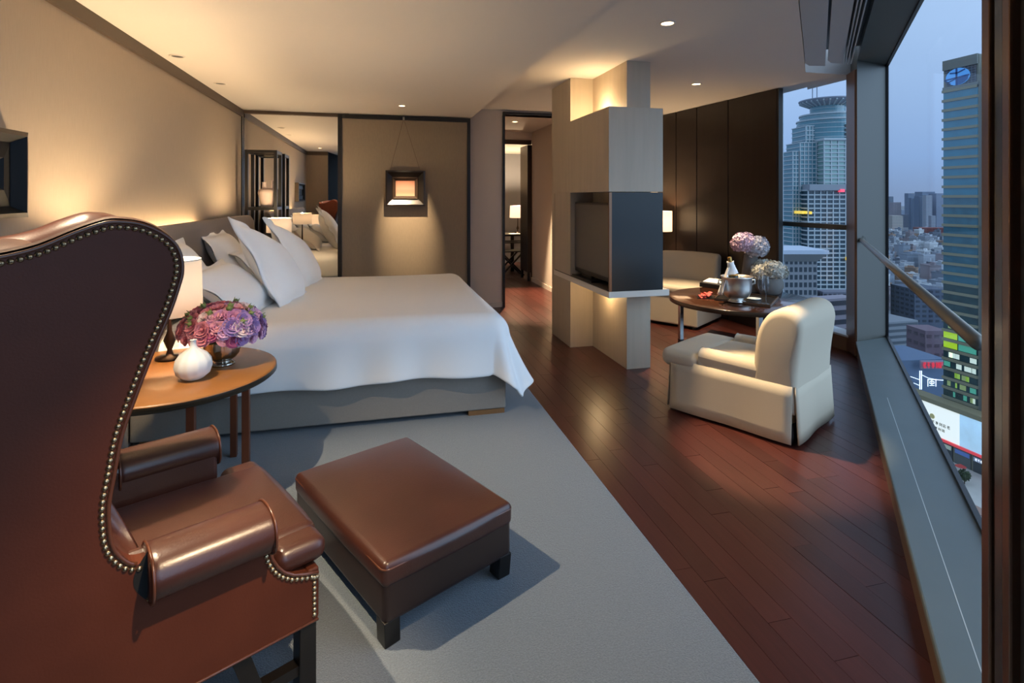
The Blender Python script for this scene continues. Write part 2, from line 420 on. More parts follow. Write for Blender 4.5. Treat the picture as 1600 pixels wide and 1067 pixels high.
def pane(n, t0, t1, label):
    f = struct(obj('window_%d' % n, MB().prism([W(KG-.006, t0), W(KG+.012, t0), W(KG+.012, t0+.02), W(KG-.006, t0+.02)], .16, 2.77)
        .prism([W(KG-.006, t1-.03), W(KG+.012, t1-.03), W(KG+.012, t1), W(KG-.006, t1)], .16, 2.77)
        .prism([W(KG-.01, t0), W(KG+.012, t0), W(KG+.012, t1), W(KG-.01, t1)], .16, .178)
        .prism([W(KG-.01, t0), W(KG+.012, t0), W(KG+.012, t1), W(KG-.01, t1)], 2.752, 2.77), M_black), label)
    obj('pane', MB().prism([W(KG, t0), W(KG+.006, t0), W(KG+.006, t1), W(KG, t1)], .17, 2.76), M_glass, f)
pane(1, TP0-.02, TC-.01, 'large window facing the skyline beside the handrail')
pane(2, TE+.05, TP1-.18, 'large window behind the near post')
struct(obj('wall_outer', MB().prism([W(KI, TE-.3), W(KG+.2, TE-.3), W(KG+.2, TE+.05), W(KI, TE+.05)], 0, 3), M_frame), 'end pier of window wall')
# side window between corner post and dark wall
wf = struct(obj('window_3', MB().box(4.48, 4.54, 4.38, 5.5, 1.175, 1.225), M_frame), 'narrow side window with mid rail')
obj('side_frame', MB().box(4.47, 4.515, 5.30, 5.37, .12, HC2), mat('sky_lit_frame', 'BCCBD8', .4), wf)  # pale blue colour stands in for sky light falling on this frame
obj('pane', MB().box(4.505, 4.511, 4.38, 5.5, .16, HC2), M_glass, wf)
struct(obj('window_sill', MB().box(4.40, 4.6, 4.30, 5.5, .145, .165), mat('pale_ledge', 'C3CCCF', .4), bevel=.004), 'pale ledge of the side window')
struct(obj('wall_outer', MB().box(4.44, 4.6, 4.30, 5.5, -.1, .145), mat('ledge_wood', '6B5340', .5)), 'brown board under side window')
# handrail
hr = thing('handrail', 'round brushed metal handrail crossing the big window', 'handrail', (3.0, 2.6, 1.1))
ra, rb = Vector((4.40, 4.16, 1.10)), Vector((1.60, 1.14, 1.10))
obj('rail', MB().tube([ra, rb], .021, 16), mat('brushed_steel_rail', '8A8880', .35, metal=.6), hr, smooth=True)
obj('mount', MB().tube([ra+Vector((.035, .038, 0)), ra], .04, 16), M_frame, hr, smooth=True)

# mirror and linen screen on the far wall
mr_ = thing('wall_mirror', 'tall mirror beside the bed reflecting pillows and shelf', 'mirror', (-1.0, YF-.02, 0))
obj('mirror_glass', MB().box(XL+.012, -.35, YF-.014, YF-.004, .0, HC1-.04), mat('mirror_silver', 'F4F2EE', .0, metal=1), mr_)
obj('top_rail', MB().box(XL+.012, -.35, YF-.05, YF-.004, HC1-.04, HC1-.002), M_trim, mr_)
sc = thing('folding_screen', 'linen wall panel in a thin black frame behind the bed', 'screen', (.36, YF-.06, 0))
SX0, SX1, SZ1, SY0 = -.485, 1.205, HC1-.012, YF-.075
obj('linen_panel', MB().box(SX0+.03, SX1-.03, SY0+.02, YF-.03, .04, SZ1-.03), M_fabricpanel, sc)
for nm, b in (('frame_stile', (SX0, SX0+.05, 0.014, SZ1)), ('frame_stile', (SX1-.042, SX1, 0, SZ1)), ('frame_rail', (SX0+.05, SX1-.042, SZ1-.05, SZ1)), ('frame_rail', (SX0+.05, SX1-.042, .014, .06))):
    obj(nm, MB().box(b[0], b[1], SY0, YF-.016, b[2], b[3]), M_black, sc, bevel=.002)
# hanging picture
px0, px1, pz0, pz1 = .10, .60, 1.385, 1.842; pyb, pyf = SY0+.018, SY0-.065
pc = thing('hanging_picture', 'small glowing landscape in a deep black stepped frame on the linen screen', 'picture', ((px0+px1)/2, pyb, pz0))
def stepped_frame(x0, x1, z0, z1, yb, yf, w1, w2, par, m1, m2):
    """moulded picture frame facing -y"""
    def ring(xa, xb, za, zb, ya, xc, xd, zc, zd, yb2):
        v = [(xa,ya,za),(xb,ya,za),(xb,ya,zb),(xa,ya,zb),(xc,yb2,zc),(xd,yb2,zc),(xd,yb2,zd),(xc,yb2,zd)]
        return v, [(i,(i+1)%4,4+(i+1)%4,4+i) for i in range(4)]
    out = MB()
    out.add(*ring(x0,x1,z0,z1,yb,x0,x1,z0,z1,yf)); out.add(*ring(x0,x1,z0,z1,yf,x0+.02,x1-.02,z0+.02,z1-.02,yf-.004))
    out.add(*ring(x0+.02,x1-.02,z0+.02,z1-.02,yf-.004,x0+w1,x1-w1,z0+w1,z1-w1,yf+.03))
    obj('outer_moulding', out, m1, par)
    inn = MB(); a = w1
    inn.add(*ring(x0+a,x1-a,z0+a,z1-a,yf+.03,x0+a+.01,x1-a-.01,z0+a+.01,z1-a-.01,yf+.012))
    inn.add(*ring(x0+a+.01,x1-a-.01,z0+a+.01,z1-a-.01,yf+.012,x0+w2,x1-w2,z0+w2,z1-w2,yf+.05))
    obj('inner_moulding', inn, m2, par)
stepped_frame(px0, px1, pz0, pz1, pyb, pyf, .085, .135, pc, mat('ebony_frame', '1B1511', .28), mat('ebony_inner', '3A2E26', .25))
cv = mat('small_landscape_canvas', 'F0C49A', .8)
n_, l_ = cv.node_tree.nodes, cv.node_tree.links
t_ = n_.new('ShaderNodeTexCoord'); s_ = n_.new('ShaderNodeSeparateXYZ'); l_.new(t_.outputs['Generated'], s_.inputs[0])
q_ = n_.new('ShaderNodeValToRGB'); l_.new(s_.outputs['Z'], q_.inputs[0])
e_ = q_.color_ramp.elements; e_[0].color = (.42, .30, .2, 1); e_[1].color = (.3, .12, .07, 1); e_[1].position = .95
for p_, c_ in ((.22, (.36, .19, .12)), (.5, (.36, .2, .14)), (.34, (.38, .17, .12))):
    k_ = e_.new(p_); k_.color = (*c_, 1)
l_.new(q_.outputs[0], n_['Principled BSDF'].inputs['Base Color'])
obj('canvas', MB().box(px0+.125, px1-.125, pyf+.045, pyf+.055, pz0+.125, pz1-.125), cv, pc)
hk = ((px0+px1)/2-.02, SY0-.006, SZ1-.03)
obj('hook', MB().box(hk[0]-.012, hk[0]+.012, SY0-.012, SY0, hk[2]-.02, hk[2]+.02), mat('hook_steel', 'A8A49A', .3, metal=.8), pc)
for sx_ in (px0+.06, px1-.06):
    obj('hanging_wire', MB().tube([hk, (sx_, SY0-.02, pz1)], .0022, 6), mat('wire_bronze', '6E5B45', .4, metal=.5), pc)
# dark picture at the left image edge
lp = thing('wall_picture', 'deep dark framed picture on the beige wall above the leather chair', 'picture', (XL, 2.4, 1.42))
stp = mat('dark_blue_frame', '0E1012', .55, spec=.25)
def ringx(xa, a, xb, b):
    v = [(xa,a[0],a[2]),(xa,a[1],a[2]),(xa,a[1],a[3]),(xa,a[0],a[3]),(xb,b[0],b[2]),(xb,b[1],b[2]),(xb,b[1],b[3]),(xb,b[0],b[3])]
    return v, [(i,(i+1)%4,4+(i+1)%4,4+i) for i in range(4)]
fy = (1.95, 2.90, 1.41, 1.79)
def ins(q, w): return (q[0]+w, q[1]-w, q[2]+w, q[3]-w)
obj('outer_moulding', MB().add(*ringx(XL+.001, fy, XL+.075, fy)).add(*ringx(XL+.075, fy, XL+.082, ins(fy, .02))), mat('brown_edge_frame', '2E241B', .35), lp)
obj('inner_moulding', MB().add(*ringx(XL+.082, ins(fy, .02), XL+.035, ins(fy, .05))).add(*ringx(XL+.035, ins(fy, .05), XL+.05, ins(fy, .12))).add(*ringx(XL+.05, ins(fy, .12), XL+.03, ins(fy, .135))), stp, lp)
q = ins(fy, .13); obj('canvas', MB().box(XL+.02, XL+.032, q[0], q[1], q[2], q[3]), mat('dark_canvas', '101214', .7, var=.3, vscale=6, spec=.2), lp)

# downlights
M_lit = mat('downlight_lens_lit', 'FFE2B8', .5, emit='FFD9A0', es=14)
M_rim = mat('downlight_rim', 'DAD2C8', .5)
def downlight(loc, label, lit=True, r=.045):
    t = thing('ceiling_downlight', label, 'downlight', loc)
    c = Vector(loc)
    obj('rim', MB().lathe([(r*1.25, 0), (r*1.25, -.004), (r, -.007), (r*.9, -.003), (r*.86, .02)], c, 24), M_rim, t, smooth=True)
    obj('lens', MB().lathe([(r*.88, -.002), (.0005, -.002)], c, 20), M_lit if lit else M_black, t)
downlight((1.925, 3.354, HC2), 'lit ceiling downlight above the cream armchair side of the room')
downlight((3.252, 5.082, HC2), 'lit ceiling downlight above the round table')
downlight((.276, 6.42, HC1), 'small lit downlight in front of the hanging picture', r=.04)
downlight((-1.46, 4.574, HC1), 'unlit pinhole downlight near headboard wall, nearer one', False)
downlight((-1.42, 5.572, HC1), 'unlit pinhole downlight near headboard wall, farther one', False)
downlight((-1.2, 2.1, HC1), 'downlight over the leather wing chair')
downlight((2.05, 8.1, 2.66), 'lit downlight in corridor ceiling beyond doorway')
WARM = (1, .75, .47)
spot('spot_armchair', (1.925, 3.354, HC2-.02), (2.24, 2.72, 0), 430, 27, .6, WARM)
spot('spot_table', (3.252, 5.082, HC2-.02), (2.85, 5.05, 0), 360, 66, .8, WARM)
spot('spot_picture', (.276, 6.42, HC1-.02), (.37, 7.18, 1.22), 300, 32, 1.0, WARM, .012)
spot('spot_chair', (-1.2, 2.1, HC1-.02), (-.05, 2.05, 0), 230, 72, .6, (1, .8, .55), .02)
downlight((.45, .75, HC1), 'downlight behind the camera over the window side of carpet')
spot('spot_chair_side', (.45, .75, HC1-.02), (-.40, 1.55, .25), 230, 34, 1.0, (1, .74, .46), .03)
spot('spot_corridor', (2.05, 8.1, 2.64), (2.15, 7.55, 0), 950, 56, .5, WARM)
# ================================================================== furniture
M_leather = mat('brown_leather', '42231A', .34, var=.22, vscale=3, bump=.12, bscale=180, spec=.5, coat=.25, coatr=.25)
M_leatherd = mat('dark_brown_leather', '512718', .46, var=.15, vscale=4, bump=.1, bscale=180, spec=.2)
M_piping = mat('leather_piping', '57301F', .3, coat=.3)
M_ebony = mat('ebony_wood', '14100D', .35)
M_nail = mat('antique_brass_nail', 'B49A78', .22, metal=.95)
M_linen = mat('white_bed_linen', 'F3F2EF', .85, bump=.05, bscale=30)
M_bedgrey = mat('grey_bed_fabric', '8C857C', .9, var=.04, vscale=120, bump=.2, bscale=300)
M_cream = mat('cream_linen_upholstery', 'C2B59E', .9, bump=.15, bscale=260)
M_pale = mat('pale_sycamore_veneer', 'B6A894', .55, var=.05, vscale=4, stretch=(5, 5, .4))
M_shelf = mat('pale_shelf', 'D9D2C6', .5)
M_dglass = mat('smoked_glass_panel', '202426', .3, spec=.35)
M_chrome = mat('chrome', 'C8C8C6', .08, metal=1)

# ---------------- TV column
tvc = thing('tv_column', 'pale veneered column with smoked glass television niche between bed and window', 'column', (2.1, 5.0, 0))
obj('pillar', MB().box(2.11, 2.335, 4.36, 5.13, 0, HC2), M_pale, tvc)
obj('pillar', MB().box(1.87, 2.335, 5.13, 5.72, 0, HC2), M_pale, tvc)
bx0, bx1, by0, by1 = 1.865, 2.362, 4.19, 5.64
cb = obj('upper_cabinet', MB().box(bx0, bx1, by0, by1, 1.545, 2.255), M_pale, tvc, bevel=.002)
obj('shelf', MB().box(bx0, bx1+.06, by0, by1, .66, .712), M_shelf, tvc, bevel=.002)
obj('smoked_panel', MB().box(bx0+.028, bx1, by0+.002, by0+.02, .714, 1.54), M_dglass, tvc)
obj('panel_edge', MB().box(bx0+.004, bx0+.028, by0+.002, by0+.022, .714, 1.54), M_bronze, tvc)
M_niche = mat('niche_lining', '4A4540', .6)
obj('niche_back', MB().box(bx1-.02, bx1, by0+.02, by1, .714, 1.54), M_niche, tvc)
obj('niche_side', MB().box(bx0+.002, bx1-.02, by1-.02, by1, .714, 1.54), M_pale, tvc)
obj('niche_floor', MB().box(bx0+.002, bx1-.02, by0+.022, by1-.02, .7125, .72), M_niche, tvc)
tv = thing('television', 'black flat television in the column niche', 'television', (2.03, 4.9, .72))
ty0, ty1 = by0+.05, 5.53
obj('bezel', MB().box(1.92, 1.97, ty0, ty1, .768, 1.452), mat('tv_black_plastic', '0C0C0C', .3), tv, bevel=.006)
obj('screen', MB().box(1.917, 1.921, ty0+.012, ty1-.03, .81, 1.43), mat('tv_screen_off', '5A5754', .28, spec=.6), tv)
obj('stand_neck', MB().box(1.94, 1.97, 4.75, 5.0, .73, .8), mat('tv_black_plastic', '0C0C0C', .3), tv)
obj('stand_foot', MB().box(1.885, 2.05, 4.62, 5.13, .7205, .735), mat('tv_black_plastic', '0C0C0C', .3), tv, bevel=.003)
# warm strips on the cabinet top and under the shelf
M_led = mat('warm_led_strip', 'FFD9A0', .5, emit='FFC070', es=6)
ls = tag(obj('led_strip', MB().box(1.93, 1.945, 4.5, 5.08, 2.2562, 2.268), M_led), 'warm light strip on top of the column cabinet', 'light strip')
point('cabinet_top_light', (1.99, 4.80, 2.31), 5.5, (1, .76, .45), .05)
ls2 = tag(obj('led_strip', MB().box(1.95, 2.05, 4.70, 4.712, .65, .659), M_led), 'warm light strip under the television shelf', 'light strip')
point('shelf_under_light', (1.99, 4.72, .60), 2.0, (1, .7, .36), .05)

# ---------------- bed
BX0, BX1, BY0, BY1 = -1.42, .862, 3.655, 5.85
bed = thing('bed', 'king size bed with grey fabric base below the white duvet', 'bed', (-.3, 4.75, .013))
obj('base', rbox(BX0, BX1, BY0, BY1, .045, .36, .012, 2), M_bedgrey, bed)
obj('mattress', rbox(BX0, BX1-.05, BY0+.06, BY1-.06, .36, .64, .06, 4), M_linen, bed, smooth=True)
for x_ in (BX1-.26, BX0+.05):
    for y_ in (BY0+.004, BY1-.14):
        obj('foot_block', MB().box(x_, x_+.25, y_, y_+.13, .013, .045), mat('oak_foot', '7A5733', .5, var=.1, vscale=20), bed)
hb = thing('headboard', 'wide curved grey upholstered headboard along the beige wall', 'headboard', (-1.53, 4.75, .013))
path = [(-1.475, 2.7), (-1.48, 3.2), (-1.485, 4.7), (-1.485, 5.9), (-1.47, 6.35), (-1.44, 6.6), (-1.40, 6.73)]
path = smoothpts([(p[0], p[1], 0) for p in path], 6)
hbm = MB(); N_ = len(path)
sec = [(-.055, .02), (-.055, 1.24), (-.045, 1.275), (-.02, 1.295), (.0, 1.298), (.02, 1.29), (.04, 1.265), (.048, 1.22), (.05, .02)]
vs = []
for i, p in enumerate(path):
    t = (path[min(i+1, N_-1)]-path[max(i-1, 0)]).normalized(); nr = Vector((t.y, -t.x, 0))
    drop = .05*max(0, (i-(N_-4))/3)**2 if i > N_-4 else 0
    for o_, z in sec: vs.append(p+nr*o_+Vector((0, 0, z-(drop if z > 1 else 0))))
S_ = len(sec)
fs = [(i*S_+k, (i+1)*S_+k, (i+1)*S_+k+1, i*S_+k+1) for i in range(N_-1) for k in range(S_-1)]
fs += [list(range(S_)), list(range((N_-1)*S_, N_*S_))[::-1]]
hbm.add(vs, fs)
obj('upholstery', hbm, mat('headboard_fabric', '8B8078', .9, var=.03, vscale=120, bump=.2, bscale=300), hb, smooth=True)
obj('end_piping', MB().tube([path[-1]+Vector((.03, 0, z)) for z in (.03, .6, 1.18, 1.24)], .006, 8), mat('grey_piping', '6E655E', .8), hb, smooth=True)

# warm strip hidden behind the headboard top
tag(obj('led_strip', MB().box(-1.598, -1.545, 3.25, 5.45, 1.16, 1.175), mat('warm_led_strip', 'FFD9A0', .5, emit='FFC070', es=6)), 'warm light strip behind the top of the headboard', 'light strip')
al = bpy.data.lights.new('headboard_strip_light', 'AREA'); al.shape = 'RECTANGLE'; al.size = .03; al.size_y = 2.2; al.energy = 13; al.color = (1, .74, .42)
alo = bpy.data.objects.new('headboard_strip_light', al); COL.objects.link(alo); alo.location = (-1.57, 4.35, 1.2); alo.rotation_euler = (math.pi, 0, 0)
ZT = .69; DXe, DYn, DYf, DXh = .745, 3.735, 5.77, -1.25; ov_ = .475; rr_ = .15
def drop(L, flare):
    q = math.pi*rr_/2
    if L <= q: return rr_*math.sin(L/rr_), rr_*(1-math.cos(L/rr_))
    return rr_+flare*(L-q), rr_+(L-q)*math.sqrt(max(.2, 1-flare*flare))
def duvet(u, v):
    sx_ = DXh+u*(DXe+ov_+.13-DXh); sy_ = DYn-ov_+v*(DYf-DYn+2*ov_)
    ou = max(0, sx_-DXe); on = max(0, DYn-sy_); of = max(0, sy_-DYf); o2 = on or of; sg = -1 if on else 1
    x = min(sx_, DXe); y = min(max(sy_, DYn), DYf); z = ZT
    L = math.hypot(ou, o2)
    if L > .56: L = .56+(L-.56)*.5
    z += .018*math.sin(sx_*2.3+.7)*math.sin(sy_*2.1)*.6 + .012*(1-min(1, L/.2))*math.sin(sx_*1.2+sy_*.8)
    if L > 0:
        ph = math.atan2(o2, ou)
        fl = .34*math.cos(ph)**2+.02+.16*math.sin(2*ph)
        out, dn = drop(L, fl)
        k = max(0, (L-.12)/.4)
        rip = k*(.016*math.sin(sx_*11+2*math.sin(sx_*3))*(1 if o2 else 0)+.02*math.sin(sy_*9+1.5*math.sin(sy_*4))*(1 if ou and not o2 else 0))
        if ou and o2: rip += .05*k*math.sin(ph*2*3+1.2)*math.sin(2*ph)
        out += rip
        x += out*math.cos(ph); y += sg*out*math.sin(ph); z -= dn
        if not ou: z += .01*k*math.sin(sx_*7)
    return Vector((x, y, z))
dv = obj('duvet', MB().grid(duvet, 110, 110), M_linen, None, smooth=True, solid=.018, sub=1)
tag(dv, 'white duvet draped over the bed with a pointed hanging corner', 'duvet')

def pillow_mb(w, h, t, fl=.05, seed=0, slump=0):
    rd = random.Random(seed); a, b, c = rd.random()*6, rd.random()*6, rd.random()*6
    m = MB(); n = 26
    def side(sg):
        def fn(u, v):
            U, V = u*2-1, v*2-1
            x = U*(w/2)*(1-.06*(1-V*V)*abs(U)**3); y = V*(h/2)*(1-.06*(1-U*U)*abs(V)**3)
            fu, fv = 1-fl/(w/2), 1-fl/(h/2)
            uu, vv = min(1, abs(U)/fu), min(1, abs(V)/fv)
            th = t/2*((1-uu**3.2)*(1-vv**3.2))**.62
            th += .006*math.sin(U*5+a)*math.sin(V*4+b)*(1-uu)*(1-vv)
            wav = .012*math.sin(U*7+c)*abs(V)**6+.012*math.sin(V*6+a)*abs(U)**6
            k_ = ((U+1)/2)**1.3*(V+1)/2
            y -= slump*k_*h; x -= slump*k_*w*.15
            return Vector((x, y, sg*(th+.003)+wav))
        return fn
    m.grid(side(1), n, n); g = MB().grid(side(-1), n, n); g.f = [f[::-1] for f in g.f]; m.add(g.v, g.f)
    return m
def pillow(label, c, w, h, t, lean, yaw, roll=0, fl=.05, seed=0, slump=0):
    """lean: angle of the pillow plane from horizontal; its width runs along the room's y axis"""
    th = math.radians(lean); yw = math.radians(yaw)
    M = Matrix.Translation(c) @ Matrix.Rotation(yw, 4, 'Z') @ Matrix.Rotation(th, 4, 'Y') @ Matrix.Rotation(math.radians(roll), 4, 'Z')
    # local: x = width (mapped to room y), y = height; build with swapped axes
    mb = pillow_mb(w, h, t, fl, seed, slump); mb.tf(Matrix(((0, -1, 0, 0), (1, 0, 0, 0), (0, 0, 1, 0), (0, 0, 0, 1))))
    o = obj('pillow', mb.tf(M), M_linen, None, smooth=True, sub=1)
    return tag(o, label, 'pillow', 'white pillows on the bed')
pillow('large white flanged pillow leaning nearest, tall pointed corner up', (-.80, 4.56, 1.015), .66, .80, .22, 62, -10, 0, .055, 1, .42)
pillow('large white flanged pillow leaning second, beside the mirror', (-.74, 5.40, .99), .62, .78, .21, 62, -8, 0, .055, 2, .42)
pillow('white sleeping pillow lying nearest the bedside lamp', (-.98, 4.18, .86), .74, .52, .20, 38, -4, 0, .04, 3)
pillow('white sleeping pillow leaning on the headboard near the lamp', (-1.30, 4.22, .96), .78, .54, .18, 58, 0, 0, .04, 4)
pillow('white sleeping pillow lying behind the second flanged pillow', (-1.04, 5.50, .86), .72, .52, .20, 38, 0, 0, .04, 5)
pillow('white sleeping pillow leaning on headboard at the far side', (-1.31, 5.45, .96), .78, .54, .18, 58, 0, 0, .04, 6)

# ---------------- lamps
def table_lamp(name, label, base, zb, r0, r1, z0, z1, power, es, col=(1, .75, .46)):
    x, y = base
    t = thing(name, label, 'lamp', (x, y, zb)); c = Vector((x, y, 0))
    obj('base', MB().lathe([(.0005, zb), (.07, zb), (.07, zb+.012), (.02, zb+.02), (.012, zb+.05), (.03, zb+.10), (.012, zb+.15), (.008, z0-.02), (.008, z0+.05), (.0005, z0+.05)], c, 24), mat('lamp_bronze', '3A2C22', .3, metal=.6), t, smooth=True)
    sh = obj('shade', MB().lathe([(r1, z1), (r0, z0)], c, 40), shade_mat('lamp_shade_linen_%g' % es, 'E4D9CC', 'FFE0B8', es), t, smooth=True, solid=.003)
    obj('shade_rim', MB().lathe([(r1+.002, z1-.006), (r1+.002, z1), (r1-.003, z1), (r1-.003, z1-.006)], c, 40), mat('rim_linen', 'EFE6D8', .8), sh)
    obj('bulb', MB().sphere((x, y, z0+(z1-z0)*.5), .028, 12, 8), mat('bulb_glow', 'FFE2B0', .5, emit='FFD090', es=25), t, smooth=True)
    point('bulb_light', (x, y, z0+(z1-z0)*.5+.05), power, col, .03)
    return t

# ---------------- near bedside table and what stands on it
TCx, TCy, TZ = -1.0, 3.07, .62
st = thing('side_table', 'round bedside table with tan leather top and copper legs behind the leather chair', 'table', (TCx, TCy, .013))
obj('top', MB().lathe([(.0005, TZ), (.47, TZ), (.478, TZ-.004), (.48, TZ-.01)], (TCx, TCy, 0), 64), mat('tan_table_top', '8A5A2C', .38, var=.12, vscale=5, coat=.2), st, smooth=True)
obj('rim', MB().lathe([(.48, TZ-.008), (.482, TZ-.03), (.47, TZ-.04), (.0005, TZ-.04)], (TCx, TCy, 0), 64), mat('dark_bronze_rim', '3B3226', .35, metal=.4), st, smooth=True)
for a in (-62, -22, 60, 160, 235):
    x, y = TCx+.40*math.cos(math.radians(a)), TCy+.40*math.sin(math.radians(a))
    obj('leg', MB().box(x-.017, x+.017, y-.017, y+.017, .013, TZ-.035), mat('copper_leg', '7B4630', .35, metal=.5), st, bevel=.002)
table_lamp('table_lamp', 'table lamp with pale drum shade glowing beside the bed, partly behind the chair', (-1.10, 3.33), TZ, .158, .15, .864, 1.16, 46, .25)
ns = thing('side_table', 'second bedside table at the far side of the bed', 'table', (-1.12, 6.28, .013))
obj('top', MB().lathe([(.0005, TZ), (.255, TZ), (.26, TZ-.03), (.0005, TZ-.03)], (-1.12, 6.28, 0), 48), mat('tan_table_top', '8A5A2C', .38), ns, smooth=True)
for a in (45, 135, 225, 315):
    x, y = -1.12+.2*math.cos(math.radians(a)), 6.28+.2*math.sin(math.radians(a))
    obj('leg', MB().box(x-.015, x+.015, y-.015, y+.015, .013, TZ-.03), mat('copper_leg', '7B4630', .35), ns)
table_lamp('table_lamp', 'small lit lamp at the far side of the bed in front of the mirror', (-1.03, 6.3), TZ, .125, .125, 1.12, 1.275, 24, .2)
# white bulb vase
gv = at(302, 592, z=TZ)
prof = [(.0005, 0), (.03, 0), (.045, .006), (.072, .03), (.083, .065), (.078, .095), (.06, .122), (.035, .140), (.018, .152), (.0125, .17), (.0125, .186), (.016, .190), (.012, .190), (.009, .17), (.0005, .16)]
g = tag(obj('bulb_vase', MB().lathe(prof, gv, 72, ribs=12, ramp=.02), mat('white_bisque', 'E2E2DE', .5), smooth=True), 'white garlic bulb shaped ceramic vase on the bedside table', 'vase')
# silver bowl of roses
bc = at(348, 569, z=TZ)
fb = thing('flower_bowl', 'silver footed bowl packed with pink and purple roses on the bedside table', 'flowers', bc)
bp_ = [(.0005, .0), (.058, 0), (.06, .008), (.045, .018), (.04, .026), (.062, .036), (.08, .06), (.088, .095), (.09, .14), (.092, .146), (.088, .146), (.082, .09), (.0005, .06)]
obj('bowl', MB().lathe(bp_, bc, 56, ribs=14, ramp=.012), mat('polished_silver', 'B9B2A6', .13, metal=1), fb, smooth=True)
def bloom_mb(seed):
    rd = random.Random(seed); m = MB()
    m.sphere((0, 0, .004), .011, 8, 6)
    for ring, (n, r, tilt, s) in enumerate(((4, .007, 12, .016), (5, .013, 26, .021), (6, .019, 44, .025), (7, .024, 66, .027))):
        for k in range(n):
            a = 2*math.pi*(k+rd.random()*.4)/n+ring
            tl = math.radians(tilt+rd.uniform(-8, 8))
            def fn(u, v, a=a, tl=tl, r=r, s=s):
                U = u*2-1
                wd = s*(.55+.6*math.sin(math.pi*min(1, v*.62+.2)))*U
                hgt = s*1.25*v; cup = .35*s*U*U+.0
                lx = r*.5+hgt*math.sin(tl)+.25*s*v**3-cup*.6; lz = hgt*math.cos(tl)-.006+(.10*s*math.sin(U*5+a) if v > .9 else 0)
                return Vector((lx*math.cos(a)-wd*math.sin(a), lx*math.sin(a)+wd*math.cos(a), lz))
            m.grid(fn, 4, 4)
    return m
PINKS = ['E09AA0', 'ECB0B2', 'D5848C', 'C4809E', 'B388B6', 'A07CB0', 'EED2CA', 'A84A70', 'D6A6C2']
rose_m = {c: mat('rose_petal_'+c, c, .7, var=.12, vscale=40) for c in PINKS}
protos = {}
cR = bc+Vector((0, 0, .195)); rgt = Vector((CS, -SN, 0)); fw = Vector((SN, CS, 0))
bl = []
for i in range(400):
    if len(bl) >= 95: break
    a, e = R.uniform(0, 2*math.pi), R.uniform(-.35, 1)
    ch = math.sqrt(max(0, 1-max(e, 0)**2)); dv_ = Vector((ch*math.cos(a), ch*math.sin(a), e))
    p = Vector((dv_.x*.195, dv_.y*.17, dv_.z*.115))
    if all((p-q).length > .032 for q in bl): bl.append(p)
for i, p in enumerate(bl):
    sx_ = p.dot(rgt)/.19
    if R.random() < .1: col = R.choice(['EED2CA', 'A84A70'])
    elif sx_ < .05: col = R.choice(['E09AA0', 'ECB0B2', 'D5848C'])
    elif sx_ < .5: col = R.choice(['E09AA0', 'D6A6C2', 'C4809E', 'ECB0B2'])
    else: col = R.choice(['B388B6', 'A07CB0', 'C4809E', 'D6A6C2'])
    nrm = Vector((p.x, p.y, p.z*1.6+.03)).normalized()
    Mx = Matrix.Translation(Vector((0, 0, .195))+p) @ nrm.to_track_quat('Z', 'Y').to_matrix().to_4x4() @ Matrix.Rotation(R.random()*6, 4, 'Z') @ Matrix.Scale(R.uniform(.62, 1.0), 4)
    if col not in protos:
        o = obj('rose', bloom_mb(len(protos)), rose_m[col], fb, smooth=True, local=True); o.matrix_local = Mx; protos[col] = o
    else: child_copy(protos[col], fb, Mx)
M_leaf = mat('sage_leaf', '7E8A4A', .6, var=.2, vscale=30)
bud0 = None
for i in range(14):
    a, e = R.uniform(0, 2*math.pi), R.uniform(.1, .95); ch = math.sqrt(1-e*e)
    p = Vector((ch*math.cos(a)*.2, ch*math.sin(a)*.175, e*.135))
    Mx = Matrix.Translation(Vector((0, 0, .195))+p) @ p.to_track_quat('Z', 'Y').to_matrix().to_4x4()
    if bud0 is None:
        bm_ = MB().sphere((0, 0, 0), .013, 8, 6, (1, 1, 1.3))
        for k in range(4):
            b_ = 2*math.pi*k/4; bm_.tube([(0, 0, -.015), (.012*math.cos(b_), .012*math.sin(b_), 0), (.018*math.cos(b_), .018*math.sin(b_), .02)], [.003, .004, .001], 5)
        bud0 = obj('bud', bm_, M_leaf, fb, smooth=True, local=True); bud0.matrix_local = Mx
    else: child_copy(bud0, fb, Mx)
obj('greenery', MB().sphere(bc+Vector((0, 0, .19)), .15, 16, 10, (1.1, .95, .55)), mat('dark_greenery', '4A4A2C', .8, var=.3, vscale=40), fb, smooth=True)
# clear tumbler behind
tg = at(268, 545, z=TZ)
tag(obj('tumbler', MB().lathe([(.0005, 0), (.036, 0), (.04, .01), (.042, .11), (.0395, .11), (.037, .014), (.0005, .012)], tg, 32), glass_mat('clear_glass', (.95, .95, .94), .07), smooth=True), 'clear glass tumbler beside the silver flower bowl', 'glass')
pn = at(250, 528, z=TZ)
tag(obj('note_card', MB().prism([(pn.x-.05, pn.y+.02), (pn.x+.04, pn.y-.03), (pn.x+.045, pn.y-.026), (pn.x-.045, pn.y+.024)], TZ, TZ+.13), mat('card_paper', 'D8CBB6', .8)), 'folded pale card standing behind the tumbler', 'card')

